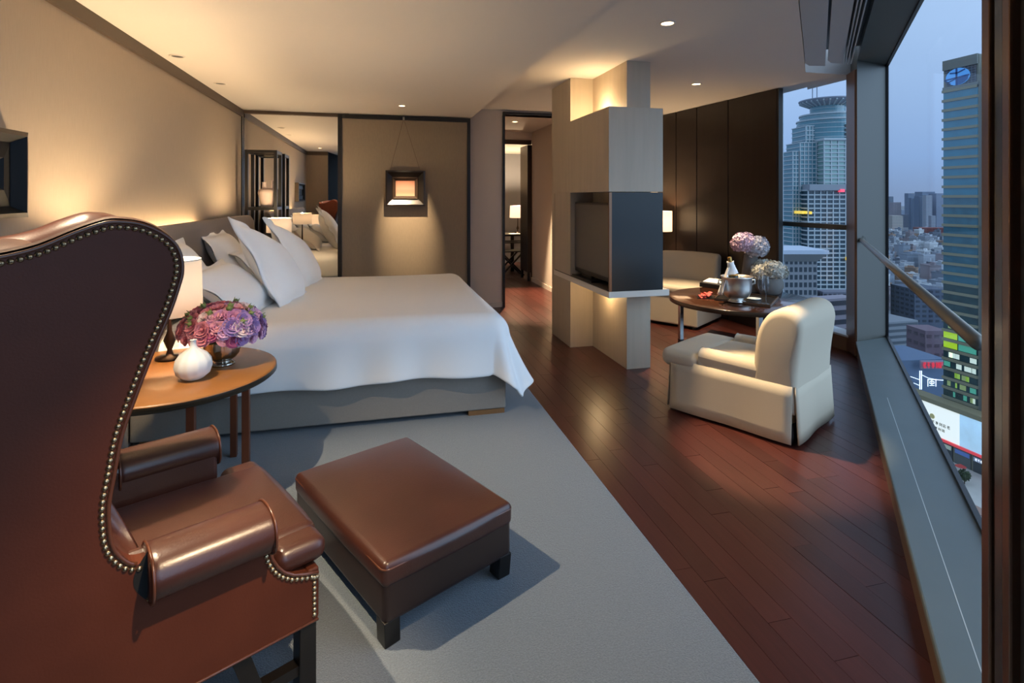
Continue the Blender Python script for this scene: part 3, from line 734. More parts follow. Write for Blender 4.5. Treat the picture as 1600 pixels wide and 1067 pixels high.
# ---------------- black open shelf in front of the mirror
et = thing('etagere', 'tall black open frame shelf standing before the mirror', 'shelf', (-1.3, 6.93, .013))
ex0, ex1, ey0, ey1, ez, w_ = -1.475, -1.13, 6.78, 7.13, 2.045, .035
for x in (ex0, ex1-w_):
    for y in (ey0, ey1-w_): obj('post', MB().box(x, x+w_, y, y+w_, .013, ez), M_black, et)
for z in (ez-w_, 1.35, .72, .12):
    for y in (ey0+.002, ey1-w_+.002): obj('rail', MB().box(ex0+w_, ex1-w_, y, y+w_-.004, z, z+w_), M_black, et)
    for x in (ex0+.002, ex1-w_+.002): obj('rail', MB().box(x, x+w_-.004, ey0+w_, ey1-w_, z, z+w_), M_black, et)
obj('shelf_board', MB().box(ex0+w_, ex1-w_, ey0+w_, ey1-w_, 1.36, 1.378), M_black, et)
obj('shelf_board', MB().box(ex0+w_, ex1-w_, ey0+w_, ey1-w_, .73, .748), M_black, et)
vt = thing('torso_vase', 'pale torso shaped vase with two necks on the black shelf', 'vase', (-1.27, 6.95, 1.378))
M_bisq = mat('pale_pink_bisque', 'C9B3A4', .7)
obj('body', MB().lathe([(.0005, 0), (.06, 0), (.068, .02), (.072, .06), (.085, .12), (.098, .17), (.09, .205), (.05, .225), (.0005, .23)], (-1.27, 6.95, 1.378), 32), M_bisq, vt, smooth=True)
obj('neck', MB().lathe([(.03, .215), (.024, .25), (.022, .29), (.027, .30), (.02, .30), (.018, .25)], (-1.30, 6.95, 1.378), 20), M_bisq, vt, smooth=True)
obj('neck', MB().lathe([(.022, .2), (.015, .25), (.012, .33), (.018, .345), (.012, .345), (.008, .25)], (-1.215, 6.97, 1.36), 20), M_bisq, vt, smooth=True)

# ---------------- leather wing chair (local: x forward, y away from camera, z up)
wc = thing('wing_chair', 'large brown leather wing chair with brass nailheads seen from behind', 'armchair', (-.173, 1.73, 0), math.radians(28.5))
wing = [(-.44, .600), (-.462, .606), (-.480, .624), (-.496, .650), (-.505, .680), (-.509, .720), (-.509, .772), (-.499, .835), (-.484, .926), (-.455, 1.018), (-.420, 1.118), (-.384, 1.21), (-.362, 1.283), (-.357, 1.312), (-.359, 1.345), (-.370, 1.376), (-.391, 1.401), (-.422, 1.423), (-.452, 1.435), (-.482, 1.440), (-.516, 1.439), (-.573, 1.417), (-.633, 1.388), (-.69, 1.372), (-.75, 1.365), (-.80, 1.37), (-.835, 1.385)]
wsm = [(p.x, p.y) for p in smoothpts([(a, b, 0) for a, b in wing], 3)]
front = [(0, .23), (0, .372), (-.04, .384), (-.073, .397), (-.10, .417), (-.118, .440), (-.133, .47), (-.14, .50), (-.145, .60)]
outl = front+wsm+[(-.82, 1.1), (-.80, .8), (-.79, .5), (-.79, .23)]
def side_panel(y0, y1):
    n = len(outl)
    return MB().add([(x, y0, z) for x, z in outl]+[(x, y1, z) for x, z in outl],
                    [list(range(n)), list(range(n, 2*n))[::-1]]+[(i, n+i, n+(i+1)%n, (i+1)%n) for i in range(n)])
obj('outer_panel', side_panel(0, .05), M_leatherd, wc, local=True, bevel=.004)
obj('outer_panel', side_panel(.65, .70), M_leatherd, wc, local=True, bevel=.004)
def wing_pad(sg, y0):
    base = wsm+[(-.80, 1.1), (-.78, .62)]
    cx, cz = -.62, 1.0; n = len(base); vs = []
    rings = [(.03, 1.004, .006), (.055, 1.0, .012), (.085, .985, .012), (.115, .94, .005), (.14, .80, 0), (.15, .5, 0)]
    for dy, sc_, ex in rings:
        for x, z in base:
            dx, dz = x-cx, z-cz; L = math.hypot(dx, dz)
            vs.append((cx+dx*sc_+dx/L*ex, y0+sg*dy, cz+dz*sc_+dz/L*ex))
    vs.append((cx, y0+sg*.152, cz))
    fs = [(r*n+i, r*n+(i+1)%n, (r+1)*n+(i+1)%n, (r+1)*n+i) for r in range(len(rings)-1) for i in range(n)]
    k = (len(rings)-1)*n
    fs += [(k+i, k+(i+1)%n, len(vs)-1) for i in range(n)]
    return MB().add(vs, fs)
obj('wing', wing_pad(1, 0), M_leather, wc, local=True, smooth=True)
obj('wing', wing_pad(-1, .70), M_leather, wc, local=True, smooth=True)
obj('backrest', rbox(-.80, -.60, .10, .60, .40, 1.36, .06, 4, .03), M_leather, wc, local=True, smooth=True)
obj('back_panel', MB().box(-.83, -.79, .03, .67, .23, 1.34), M_leatherd, wc, local=True, bevel=.01)
obj('crest', MB().tube([(-.80, y, 1.345+.035*math.sin(math.pi*(y-.03)/.64)) for y in [.03+.64*i/12 for i in range(13)]], .05, 12), M_leather, wc, local=True, smooth=True)
def arm(y, x0, x1, sg):
    m = MB(); n = 24; xs = [x0, x0+.004, x0+.02]+[x0+.02+(x1-x0-.04)*k/6 for k in range(1, 7)]+[x1-.012, x1-.003, x1]
    vs = []
    for i, x in enumerate(xs):
        k = .93 if i in (0, len(xs)-1) else .985 if i in (1, len(xs)-2) else 1
        for j in range(n):
            a = 2*math.pi*j/n; cy, cz = math.cos(a), math.sin(a)
            ry = .082 if cz > 0 else .075; rz = .062 if cz > 0 else .062
            vs.append((x, y+ry*k*math.copysign(abs(cy)**.85, cy), .562+rz*k*math.copysign(abs(cz)**.85, cz)))
    fs = [(i*n+j, (i+1)*n+j, (i+1)*n+(j+1)%n, i*n+(j+1)%n) for i in range(len(xs)-1) for j in range(n)]
    fs += [list(range(n)), list(range((len(xs)-1)*n, len(xs)*n))[::-1]]
    o = obj('arm', m.add(vs, fs), M_leather, wc, local=True, smooth=True)
    for x in (x0+.004, x1-.004):
        obj('piping', MB().tube([(x, y+.083*math.copysign(abs(math.cos(b))**.85, math.cos(b)), .562+.063*math.copysign(abs(math.sin(b))**.85, math.sin(b))) for b in [2*math.pi*j/32 for j in range(33)]], .004, 6), M_piping, o, local=True, smooth=True)
arm(.015, -.432, -.14, 1); arm(.685, -.42, -.11, -1)
obj('arm_gap_shade', MB().add([(-.431-.03*math.sin(math.pi*j/16), -.0015, .50+.125*j/16) for j in range(17)]+[(-.431, -.0015, .5), (-.431, -.0015, .625)], [list(range(17))]), mat('gap_shade_black', '080808', .9), wc, local=True)  # flat black plate stands in for shade in the gap behind the arm
obj('inner_arm', MB().box(-.62, -.15, .05, .09, .30, .60), M_leather, wc, local=True, bevel=.015)
obj('inner_arm', MB().box(-.62, -.12, .61, .65, .30, .60), M_leather, wc, local=True, bevel=.015)
obj('seat_deck', MB().box(-.70, -.01, .05, .65, .23, .38), M_leatherd, wc, local=True, bevel=.008)
seat = obj('seat_cushion', rbox(-.62, .035, .085, .615, .375, .475, .035, 4, .022), M_leather, wc, local=True, smooth=True)
obj('seat_cushion_ear', rbox(-.115, .035, .012, .12, .392, .462, .03, 4, .004), M_leather, wc, local=True, smooth=True)
obj('seat_cushion_ear', rbox(-.10, .035, .58, .69, .392, .462, .03, 4, .004), M_leather, wc, local=True, smooth=True)
obj('apron', rbox(-.03, .006, .005, .695, .23, .385, .008, 2), M_leatherd, wc, local=True)
for pts_, rad in ((([(x, -.001, z) for x, z in wsm[2:]]), .005), ([(x, -.001, z) for x, z in front[1:]], .005), ([(0, -.001, .232), (-.79, -.001, .232)], .004)):
    obj('piping', MB().tube(pts_, rad, 6), M_piping, wc, local=True, smooth=True)
def inset(pts, d):
    out = []
    for i in range(len(pts)):
        a, b = Vector(pts[max(i-1, 0)]), Vector(pts[min(i+1, len(pts)-1)]); t = (b-a).normalized()
        out.append((pts[i][0]-t.y*d, pts[i][1]+t.x*d))
    return out
nl = MB(); npos = []
for line in (inset(wsm[1:], .013), inset(front[1:8], .013), [(-.012, .36), (-.012, .245)], [(-.16, .505), (-.435, .505)]):
    npos += arclen([(x, 0, z) for x, z in line], .0158)
for p in npos:
    nl.lathe([(.0078, 0), (.007, .003), (.004, .0056), (.0004, .0066)], (0, 0, 0), 8)
    k = len(nl.v)-32
    for i in range(k, len(nl.v)):
        q = nl.v[i]; nl.v[i] = Vector((p.x+q.x, -q.z+.0005, p.z+q.y))
stuff(obj('nailheads', nl, M_nail, wc, local=True, smooth=True))
def cleg(x, y, dx=0):
    obj('leg', MB().bar((x+dx, y, .0132), (x, y, .232), .05, .055, (0, 1, 0)), M_ebony, wc, local=True, bevel=.003)
cleg(-.028, .032); cleg(-.028, .668); cleg(-.75, .032, -.03); cleg(-.75, .668, -.03); 
for y in (.032, .668):
    obj('brace', MB().bar((-.165, y, .0132+.06), (-.215, y, .232), .045, .04, (0, 1, 0)), M_ebony, wc, local=True)
    obj('stretcher', MB().bar((-.73, y, .095), (-.03, y, .095), .035, .03), M_ebony, wc, local=True)

# ---------------- ottoman
ot = thing('ottoman', 'low brown leather ottoman with dark legs standing on the carpet', 'ottoman', (.084, 2.31, .013), math.radians(27.5)); ot.scale = (1, 1, 1.13)
hx, hy = .278, .40
obj('body', rbox(-hx, hx, -hy, hy, .065, .235, .022, 3), mat('ottoman_leather_shaded', '2A1812', .36, coat=.2, coatr=.3), ot, local=True, smooth=True)  # body darker than top: shade on the unlit sides put into the colour
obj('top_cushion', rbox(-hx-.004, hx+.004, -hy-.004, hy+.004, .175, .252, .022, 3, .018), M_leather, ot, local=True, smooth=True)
def rrect(hx, hy, z, r, n=6):
    pts = []
    for cx, cy, a0_ in ((hx-r, hy-r, 0), (-hx+r, hy-r, 90), (-hx+r, -hy+r, 180), (hx-r, -hy+r, 270)):
        for k in range(n+1):
            a = math.radians(a0_+90*k/n); pts.append((cx+r*math.cos(a), cy+r*math.sin(a), z))
    return pts+[pts[0]]
obj('piping', MB().tube(rrect(hx+.004, hy+.004, .232, .028), .0045, 6), M_piping, ot, local=True, smooth=True)
obj('piping', MB().tube(rrect(hx+.003, hy+.003, .214, .028), .003, 6), M_piping, ot, local=True, smooth=True)
for x in (-1, 1):
    for y in (-1, 1):
        obj('leg', MB().bar((x*(hx-.035), y*(hy-.035), .001), (x*(hx-.03), y*(hy-.03), .08), .058, .058, (0, 1, 0)), M_ebony, ot, local=True, bevel=.003)

# ---------------- cream armchair
ca = thing('armchair', 'cream slipcovered armchair with skirt seen from behind near the window', 'armchair', (2.486, 3.304, 0), math.radians(119.5)); ca.scale = (1, .917, 1)
obj('frame', rbox(-.42, .36, -.335, .335, .10, .36, .03, 3), M_cream, ca, local=True, smooth=True)
for s in (-1, 1):
    def armf(u, v, s=s):
        x = -.43+.60*u; a = math.pi*2*v
        cy, cz_ = math.cos(a), math.sin(a); k = 1 if .03 < u < .97 else .9
        ry, rz = .062, .055
        y = .298+ry*k*cy; z = .405+rz*k*cz_
        if cz_ < 0: z = .405+.2*cz_*k
        return Vector((x, s*y, z+.012*u))
    am = MB().grid(armf, 12, 24)
    n = 25
    am.f += [[j*13 for j in range(24)], [j*13+12 for j in range(24)]]
    obj('arm', am, M_cream, ca, local=True, smooth=True)
    obj('arm_front', MB().lathe([(.001, .002), (.045, .0), (.058, -.008)], (0, 0, 0), 20).tf(Matrix.Translation((.175, s*.298, .415)) @ Matrix.Rotation(math.pi/2, 4, 'Y')), M_cream, ca, local=True, smooth=True)
obj('seat_cushion', rbox(-.22, .20, -.24, .24, .32, .43, .04, 4, .014), M_cream, ca, local=True, smooth=True)
obj('seat_bolster', rbox(.17, .455, -.365, .365, .305, .425, .05, 6, .016), M_cream, ca, local=True, smooth=True)
prof_b = smoothpts([(-.45, .18, 0), (-.46, .45, 0), (-.485, .66, 0), (-.487, .73, 0), (-.465, .785, 0), (-.42, .812, 0), (-.36, .812, 0), (-.295, .78, 0), (-.245, .71, 0), (-.215, .62, 0), (-.20, .5, 0), (-.195, .36, 0), (-.195, .18, 0)], 3)
def roundslab(prof, y0, y1, r, cx, cz_):
    m = MB(); n = len(prof); ys = []
    for k in range(7): a = math.pi/2*k/6; ys.append((y0+r*(1-math.sin(a)), 1-math.cos(a)))
    seq = [(y0+r*(1-math.sin(math.pi/2*k/6)), r*(1-math.cos(math.pi/2*k/6))) for k in range(6, -1, -1)]
    seq = seq[::-1]; seq = [(y0+r*(1-math.cos(math.pi/2*k/6)), r*(1-math.sin(math.pi/2*k/6))) for k in range(7)]
    seq = seq+[(y0+(y1-y0)*k/8, 0) for k in range(1, 8) if r < (y1-y0)*k/8 < (y1-y0)-r]+[(y0+y1-y, q) for y, q in reversed(seq)]
    vs = []
    for y, q in seq:
        for p in prof:
            d = Vector((p.x-cx, p.y-cz_)); L = d.length; d = d*((L-q)/L); vs.append((cx+d.x, y, cz_+d.y))
    fs = [(i*n+k, i*n+(k+1)%n, (i+1)*n+(k+1)%n, (i+1)*n+k) for i in range(len(seq)-1) for k in range(n)]
    fs += [list(range(n))[::-1], list(range((len(seq)-1)*n, len(seq)*n))]
    return m.add(vs, fs)
obj('backrest', roundslab(prof_b, -.362, .362, .05, -.34, .5), M_cream, ca, local=True, smooth=True)
def skirt(p, q, n_out, z0=.02, z1=.36, flare=.02):
    p, q, no = Vector((*p, 0)), Vector((*q, 0)), Vector((*n_out, 0)).normalized()
    def fn(u, v):
        b = p.lerp(q, u); wv = .006*math.sin(u*9)*(1-v)
        return b+no*(flare*(1-v)+wv)+Vector((0, 0, z0+(z1-z0)*v))
    return MB().grid(fn, 14, 5)
for nm, p, q, no in (('skirt_panel', (.37, .36), (-.437, .36), (0, 1)), ('skirt_panel', (-.45, .355), (-.45, -.355), (-1, 0)), ('skirt_panel', (-.437, -.36), (.37, -.36), (0, -1)), ('skirt_panel', (.385, -.345), (.385, .345), (1, 0))):
    obj(nm, skirt(p, q, no), M_cream, ca, local=True, smooth=True, solid=.008)
for x in (-.40, .34):
    for y in (-.3, .3): obj('leg', MB().box(x-.02, x+.02, y-.02, y+.02, 0, .12), M_ebony, ca, local=True)

# ---------------- slipper chair by the dark wall
sl = thing('slipper_chair', 'pale upholstered slipper chair in front of the dark panelled wall', 'armchair', (3.57, 5.965, 0), math.radians(-145))
obj('base', rbox(-.375, .375, -.39, .39, .03, .40, .015, 2), M_cream, sl, local=True)
obj('seat_cushion', rbox(-.26, .385, -.392, .392, .385, .47, .03, 4, .01), M_cream, sl, local=True, smooth=True)
bk = rbox(-.40, -.24, -.392, .392, .36, .80, .05, 5, .01)
for v in bk.v: v.x -= .06*max(0, v.z-.4)/.4-.06*(v.y/.39)**2
obj('backrest', bk, M_cream, sl, local=True, smooth=True)
for x in (-.33, .33):
    for y in (-.34, .34): obj('leg', MB().box(x-.02, x+.02, y-.02, y+.02, 0, .035), M_ebony, sl, local=True)
# standing lamp behind it
fl_ = thing('floor_lamp', 'floor lamp with lit cream shade behind the television column', 'lamp', (3.80, 6.78, 0)); c = Vector((3.80, 6.78, 0))
obj('base', MB().lathe([(.0005, 0), (.13, 0), (.13, .015), (.02, .03), (.0005, .03)], c, 28), mat('lamp_bronze', '3A2C22', .3, metal=.6), fl_, smooth=True)
obj('pole', MB().tube([c+Vector((0, 0, .02)), c+Vector((0, 0, 1.2))], .01, 10), mat('lamp_bronze', '3A2C22', .3), fl_, smooth=True)
obj('shade', MB().lathe([(.14, 1.31), (.14, 1.03)], c, 36), shade_mat('lamp_shade_linen_far', 'E4D9CC', 'FFDDB0', .9), fl_, smooth=True, solid=.003)
obj('bulb', MB().sphere(c+Vector((0, 0, 1.17)), .028, 12, 8), mat('bulb_glow', 'FFE2B0', .5, emit='FFD090', es=25), fl_, smooth=True)
point('floor_lamp_light', (3.80, 6.78, 1.22), 30, (1, .72, .42), .03)

# ---------------- round table with legs
RX, RY, RZ, RR = 3.32, 4.45, .55, .645
rt = thing('round_table', 'round dark wood table with polished metal edge and chrome legs', 'table', (RX, RY, 0))
obj('top', MB().lathe([(.0005, RZ), (RR-.006, RZ), (RR, RZ-.004)], (RX, RY, 0), 72), mat('table_top_wood', '4A2A1A', .16, var=.15, vscale=6, stretch=(6, 1, 1), coat=.5, coatr=.06), rt, smooth=True)
obj('edge_band', MB().lathe([(RR, RZ-.003), (RR+.003, RZ-.04), (RR-.02, RZ-.045), (.0005, RZ-.045)], (RX, RY, 0), 72), mat('table_edge_bronze', '5A4636', .3, metal=.5), rt, smooth=True)
for a in (123, -113, 4):
    x, y = RX+.60*math.cos(math.radians(a)), RY+.60*math.sin(math.radians(a))
    obj('leg', MB().box(x-.02, x+.02, y-.02, y+.02, 0, RZ-.045), M_chrome, rt, bevel=.003)
    obj('foot_cap', MB().box(x-.021, x+.021, y-.021, y+.021, 0, .06), M_ebony, rt)

# ---------------- study furniture beyond the doorway
dk = thing('desk', 'dark writing desk seen through the doorway', 'desk', (2.9, 10.9, 0))
obj('desktop', MB().box(2.1, 3.6, 10.62, 11.3, .715, .75), M_ebony, dk)
for x, y in ((2.62, 10.66), (3.5, 10.66), (2.15, 11.2), (3.5, 11.2)): obj('leg', MB().box(x, x+.06, y, y+.06, 0, .715), M_ebony, dk)
t_ = table_lamp('desk_lamp', 'lit desk lamp with white shade seen through the doorway', (2.86, 11.05), .75, .17, .16, 1.07, 1.32, 110, .7)
tag(obj('papers', MB().box(2.62, 2.85, 10.68, 10.9, .75, .757), mat('paper_white', 'E8E4DC', .8)), 'white papers on the study desk', 'papers')
bs = thing('desk_box', 'rounded dark box on the study desk beside the lamp', 'box', (3.02, 10.85, .75))
obj('body', rbox(2.93, 3.2, 10.78, 10.95, .7505, .88, .04, 4), mat('dark_box', '2A1F1A', .4), bs, smooth=True)
xc = thing('folding_chair', 'dark folding chair with crossed legs in the study', 'chair', (2.5, 10.25, 0))
for y in (10.05, 10.42):
    obj('leg', MB().bar((2.28, y, .01), (2.72, y, .46), .03, .03, (0, 1, 0)), M_ebony, xc); obj('leg', MB().bar((2.72, y+.03, .01), (2.28, y+.03, .46), .03, .03, (0, 1, 0)), M_ebony, xc)
    obj('arm', MB().box(2.24, 2.76, y, y+.035, .62, .645), M_ebony, xc)
    obj('post', MB().box(2.26, 2.29, y, y+.03, .44, .86), M_ebony, xc)
obj('seat', MB().box(2.27, 2.73, 10.05, 10.45, .45, .47), mat('seat_leather_black', '1C1612', .5), xc)
obj('backrest', MB().box(2.255, 2.275, 10.05, 10.45, .68, .86), mat('seat_leather_black', '1C1612', .5), xc)
for x in (2.28, 2.70): obj('floor_bar', MB().box(x, x+.03, 10.05, 10.45, 0, .025), M_ebony, xc)
cbn = thing('tall_cabinet', 'tall dark wood cabinet edge at the end of the corridor', 'cabinet', (2.68, 9.6, 0))
obj('body', MB().box(2.60, 2.86, 9.352, 9.85, .16, 2.43), M_dark, cbn)
for x, y in ((2.605, 9.36), (2.605, 9.80), (2.8, 9.36), (2.8, 9.8)): obj('leg', MB().box(x, x+.04, y, y+.04, 0, .16), M_ebony, cbn)
# ================================================================== things on the round table
def tp(px, py): return at(px, py, z=RZ)
# tray
ta, tb, tcn, td = tp(1117, 469), tp(1203, 481), tp(1216, 467), tp(1130, 457)
ty = thing('serving_tray', 'dark rectangular tray under the champagne bucket and glasses', 'tray', (ta+tcn)/2)
obj('tray_base', MB().prism([(p.x, p.y) for p in (ta, tb, tcn, td)], RZ, RZ+.010), M_ebony, ty, bevel=.002)
rim = MB()
for a, b in ((ta, tb), (tb, tcn), (tcn, td), (td, ta)): rim.bar(a+Vector((0, 0, .013)), b+Vector((0, 0, .013)), .008, .02)
obj('rim', rim, mat('tray_rim', '6B5542', .3, metal=.4), ty)
ZB = RZ+.010
# bucket
bk0 = at(1151, 471, z=ZB)
bu = thing('champagne_bucket', 'silver champagne bucket with side handles on the tray', 'bucket', bk0)
M_silver = mat('aged_silver', 'E2DED6', .33, metal=1, var=.06, vscale=14)
sc_ = 1.0
obj('body', MB().lathe([(.0005, 0), (.075, 0), (.078, .006), (.06, .014), (.05, .024), (.07, .032), (.105, .055), (.122, .09), (.127, .14), (.13, .215), (.138, .222), (.138, .228), (.127, .226), (.120, .12), (.0005, .06)], bk0, 48), M_silver, bu, smooth=True)
for s in (-1, 1):
    h = bk0+rgt*(s*.13)+Vector((0, 0, .185))
    obj('handle', MB().tube([h, h+rgt*s*.03+Vector((0, 0, .012)), h+rgt*s*.034+Vector((0, 0, -.02)), h+rgt*s*.004+Vector((0, 0, -.034))], .008, 8), M_silver, bu, smooth=True)
ice = MB(); rd = random.Random(2)
for i in range(26):
    a, r_ = rd.random()*6.3, .105*math.sqrt(rd.random()); p = bk0+Vector((r_*math.cos(a), r_*math.sin(a), .185+rd.random()*.02))
    q = MB().box(-.014, .014, -.014, .014, -.014, .014).tf(Matrix.Translation(p) @ Euler((rd.random()*3, rd.random()*3, rd.random()*3)).to_matrix().to_4x4()); ice.add(q.v, q.f)
stuff(tag(obj('ice_cubes', ice, mat('ice', 'C8D4E0', .1, spec=.8)), 'ice cubes filling the champagne bucket', 'ice'))
bt = thing('champagne_bottle', 'champagne bottle with gold foil leaning in the silver bucket', 'bottle', bk0+Vector((-.02, 0, .08)))
b0, b1 = bk0+Vector((0, .01, .10)), bk0-rgt*.06+Vector((0, .01, .40)); bd = b1-b0
obj('glass_body', MB().tube([b0, b0+bd*.42, b0+bd*.55, b0+bd*.68], [.042, .042, .03, .018], 20), mat('bottle_green', '141C10', .1), bt, smooth=True)
obj('foil', MB().tube([b0+bd*.66, b0+bd*.85, b0+bd*.98, b0+bd], [.0175, .016, .019, .014], 16), mat('gold_foil', 'B08A4A', .3, metal=.8), bt, smooth=True)
obj('label_band', MB().tube([b0+bd*.44, b0+bd*.53], [.0425, .034], 20), mat('gold_foil', 'B08A4A', .3), bt, smooth=True)
nk = thing('napkin', 'white cloth napkin draped round the champagne bottle neck', 'napkin', b0+bd*.6)
wrap = MB().tube([b0+bd*(.5+.36*k/8) for k in range(9)], [.046, .044, .040, .036, .034, .03, .028, .026, .03], 20, cap=False)
for i, v in enumerate(wrap.v): v += (v-(b0+bd*.6)).normalized()*.004*math.sin(i*1.7)
obj('wrap', wrap, M_linen, nk, smooth=True, solid=.003)
def tail(u, v):
    p = b0+bd*(.70-.06*u)-rgt*(.03+.09*v)+Vector((0, 0, -.235*v**1.15)); p += fw*((u-.5)*(.05+.09*v)-.03*v)+rgt*.008*math.sin(u*9)
    return p
obj('tail', MB().grid(tail, 8, 10), M_linen, nk, smooth=True, solid=.003)
# flutes
M_crys = glass_mat('crystal', (.93, .95, .97), .07, .02, .75)
def flute(px, py, lab):
    c = at(px, py, z=ZB)
    o = obj('champagne_flute', MB().lathe([(.0005, .001), (.033, .001), (.033, .003), (.006, .008), (.004, .02), (.004, .10), (.008, .108), (.022, .13), (.028, .165), (.027, .20), (.022, .245), (.0205, .245), (.0255, .2), (.026, .165), (.02, .132), (.0005, .112)], c, 28), M_crys, smooth=True)
    tag(o, lab, 'glass', 'champagne flutes on the tray')
flute(1189, 474, 'champagne flute on the tray, the one nearer the silver bucket'); flute(1197, 474.5, 'champagne flute on the tray, the one nearer the tray end')
# small dish on tray
pd = at(1178, 468, z=ZB)
tag(obj('oval_dish', MB().lathe([(.0005, 0), (.04, 0), (.062, .012), (.06, .013), (.0005, .006)], pd, 32), mat('pale_dish', 'C9D2D2', .3), smooth=True), 'pale small dish on tray between bucket and flutes', 'dish')
# black box with papers
xa, xb, xc_, xd = tp(1093, 448), tp(1128, 453), tp(1140, 445), tp(1106, 441)
kb = thing('stationery_box', 'black lacquer box with papers on the round table', 'box', (xa+xc_)/2)
obj('body', MB().prism([(p.x, p.y) for p in (xa, xb, xc_, xd)], RZ, RZ+.045), M_ebony, kb, bevel=.003)
ce = (xa+xb+xc_+xd)/4
obj('paper', MB().prism([tuple((ce+(p-ce)*.8).xy) for p in (xa, xb, xc_, xd)], RZ+.045, RZ+.056), mat('paper_white', 'E8E4DC', .8), kb)
# red flowers lying on a small plate
rp_ = tp(1101, 465)
pl = thing('petal_dish', 'bright red folded item on a small dark plate at the table edge', 'plate', rp_)
obj('plate', MB().prism([tuple((rp_+Vector((a, b, 0))).xy) for a, b in ((-.10, -.03), (.05, -.09), (.12, .03), (-.03, .09))], RZ, RZ+.006), M_ebony, pl)
rd = random.Random(7); m = MB()
for i in range(7):
    p = rp_+Vector((-.045+.014*i+rd.uniform(-.01, .01), rd.uniform(-.03, .03), .012+.026*(i/6)))
    q = rbox(-.03, .03, -.022, .022, -.007, .007, .005, 2).tf(Matrix.Translation(p) @ Euler((rd.uniform(-.4, .4), rd.uniform(-.5, .2), rd.random()*3)).to_matrix().to_4x4()); m.add(q.v, q.f)
obj('red_petals', m, mat('vivid_red', 'C03A2C', .5), pl, smooth=True)
# vases of hydrangea
def floret_head(c, r, n, seed, sc3=(1, 1, .9)):
    rd = random.Random(seed); m = MB()
    for i in range(n):
        z = 1-2*(i+.5)/n; a = i*2.39996; rr = math.sqrt(1-z*z)
        d = Vector((rr*math.cos(a), rr*math.sin(a), z))
        if d.z < -.75: continue
        p = Vector(c)+Vector((d.x*r*sc3[0], d.y*r*sc3[1], d.z*r*sc3[2]))*rd.uniform(.84, 1.08)
        Q = (d+Vector((rd.uniform(-.4, .4), rd.uniform(-.4, .4), rd.uniform(-.4, .4)))).normalized().to_track_quat('Z', 'Y').to_matrix().to_4x4()
        s = .023*rd.uniform(.8, 1.2); vs = [(0, 0, 0)]; fs = []
        for k in range(4):
            b = k*math.pi/2+rd.random()
            for da, q in ((-.6, .75), (0, 1.05), (.6, .75)): vs.append((s*q*math.cos(b+da), s*q*math.sin(b+da), s*.35*rd.uniform(.2, 1)))
            fs.append((0, 1+3*k, 2+3*k, 3+3*k))
        q = MB().add(vs, fs).tf(Matrix.Translation(p) @ Q); m.add(q.v, q.f)
    m2 = MB().sphere(c, r*.84, 14, 10, sc3); m.add(m2.v, m2.f)
    return m
def nodecol(m): return m
M_hyl = mat('hydrangea_lilac', 'C8AEBE', .8, var=.18, vscale=30)
M_hyp = mat('hydrangea_pale', 'C3C0C6', .8, var=.15, vscale=30)
M_hyw = mat('hydrangea_white', 'CDCBBE', .8, var=.10, vscale=30)
M_pot = mat('grey_stoneware', '77746F', .75, var=.06, vscale=20)
v1 = tp(1173, 455)
va = thing('flower_vase', 'tall grey tapered vase of lilac hydrangeas on the round table', 'flowers', v1)
obj('vase', MB().lathe([(.0005, 0), (.10, 0), (.105, .01), (.10, .06), (.078, .24), (.062, .37), (.058, .375), (.055, .36), (.0005, .34)], v1, 40), M_pot, va, smooth=True)
top1 = v1+Vector((0, 0, .44))
for off, r_, m_, sd in ((-rgt*.075+Vector((0, 0, .045)), .112, M_hyl, 1), (rgt*.03+Vector((0, -.04, .0)), .105, M_hyp, 2), (rgt*.10+Vector((0, .04, .02)), .10, M_hyp, 3), (Vector((0, .09, .05)), .1, M_hyl, 4)):
    obj('hydrangea_head', floret_head(top1+off, r_, 240, sd), m_, va)
v2 = tp(1203, 463)
v2 = v2+fw*.12+rgt*.05
vb = thing('flower_vase', 'round grey pot of white hydrangeas beside the flutes', 'flowers', v2)
obj('pot', MB().lathe([(.0005, 0), (.075, 0), (.105, .02), (.128, .07), (.13, .11), (.118, .16), (.108, .175), (.1, .17), (.0005, .15)], v2, 40), M_pot, vb, smooth=True)
top2 = v2+Vector((0, 0, .215))
for off, r_, sd in ((-rgt*.07, .09, 5), (rgt*.07, .09, 6), (Vector((0, -.06, .03)), .1, 7), (Vector((0, .07, .03)), .1, 8)):
    obj('hydrangea_head', floret_head(top2+off, r_, 220, sd, (1.1, 1.1, .8)), M_hyw, vb)
# ================================================================== the city outside (camera some 25 floors up)
ZG = -90.0
def cpt(px, d): p = at(px, HOR, d=d); return Vector((p.x, p.y, 0))
def cz(py, d): return CAMH+(HOR-py)/FPX*d
CITYROT = -YAW
C_teal = mat('tower_teal_glass', '4E7F8A', .22, var=.15, vscale=.05, spec=.8)
C_frame = mat('tower_pale_mullion', 'AEB9BC', .6)
C_dkglass = mat('tower_dark_glass', '26404C', .2, spec=.8)
struct(obj('ground_city', MB().box(-400, 5200, -400, 5200, ZG-1, ZG), mat('city_ground', '6E747A', .9, var=.25, vscale=.02)), 'city ground far below the windows')

def lbox(m, c, x0, x1, y0, y1, z0, z1):
    """box in camera-aligned city axes around c"""
    q = MB().box(x0, x1, y0, y1, z0, z1)
    for v in q.v: v.x, v.y = c.x+rgt.x*v.x+fw.x*v.y, c.y+rgt.y*v.x+fw.y*v.y
    return m.add(q.v, q.f)

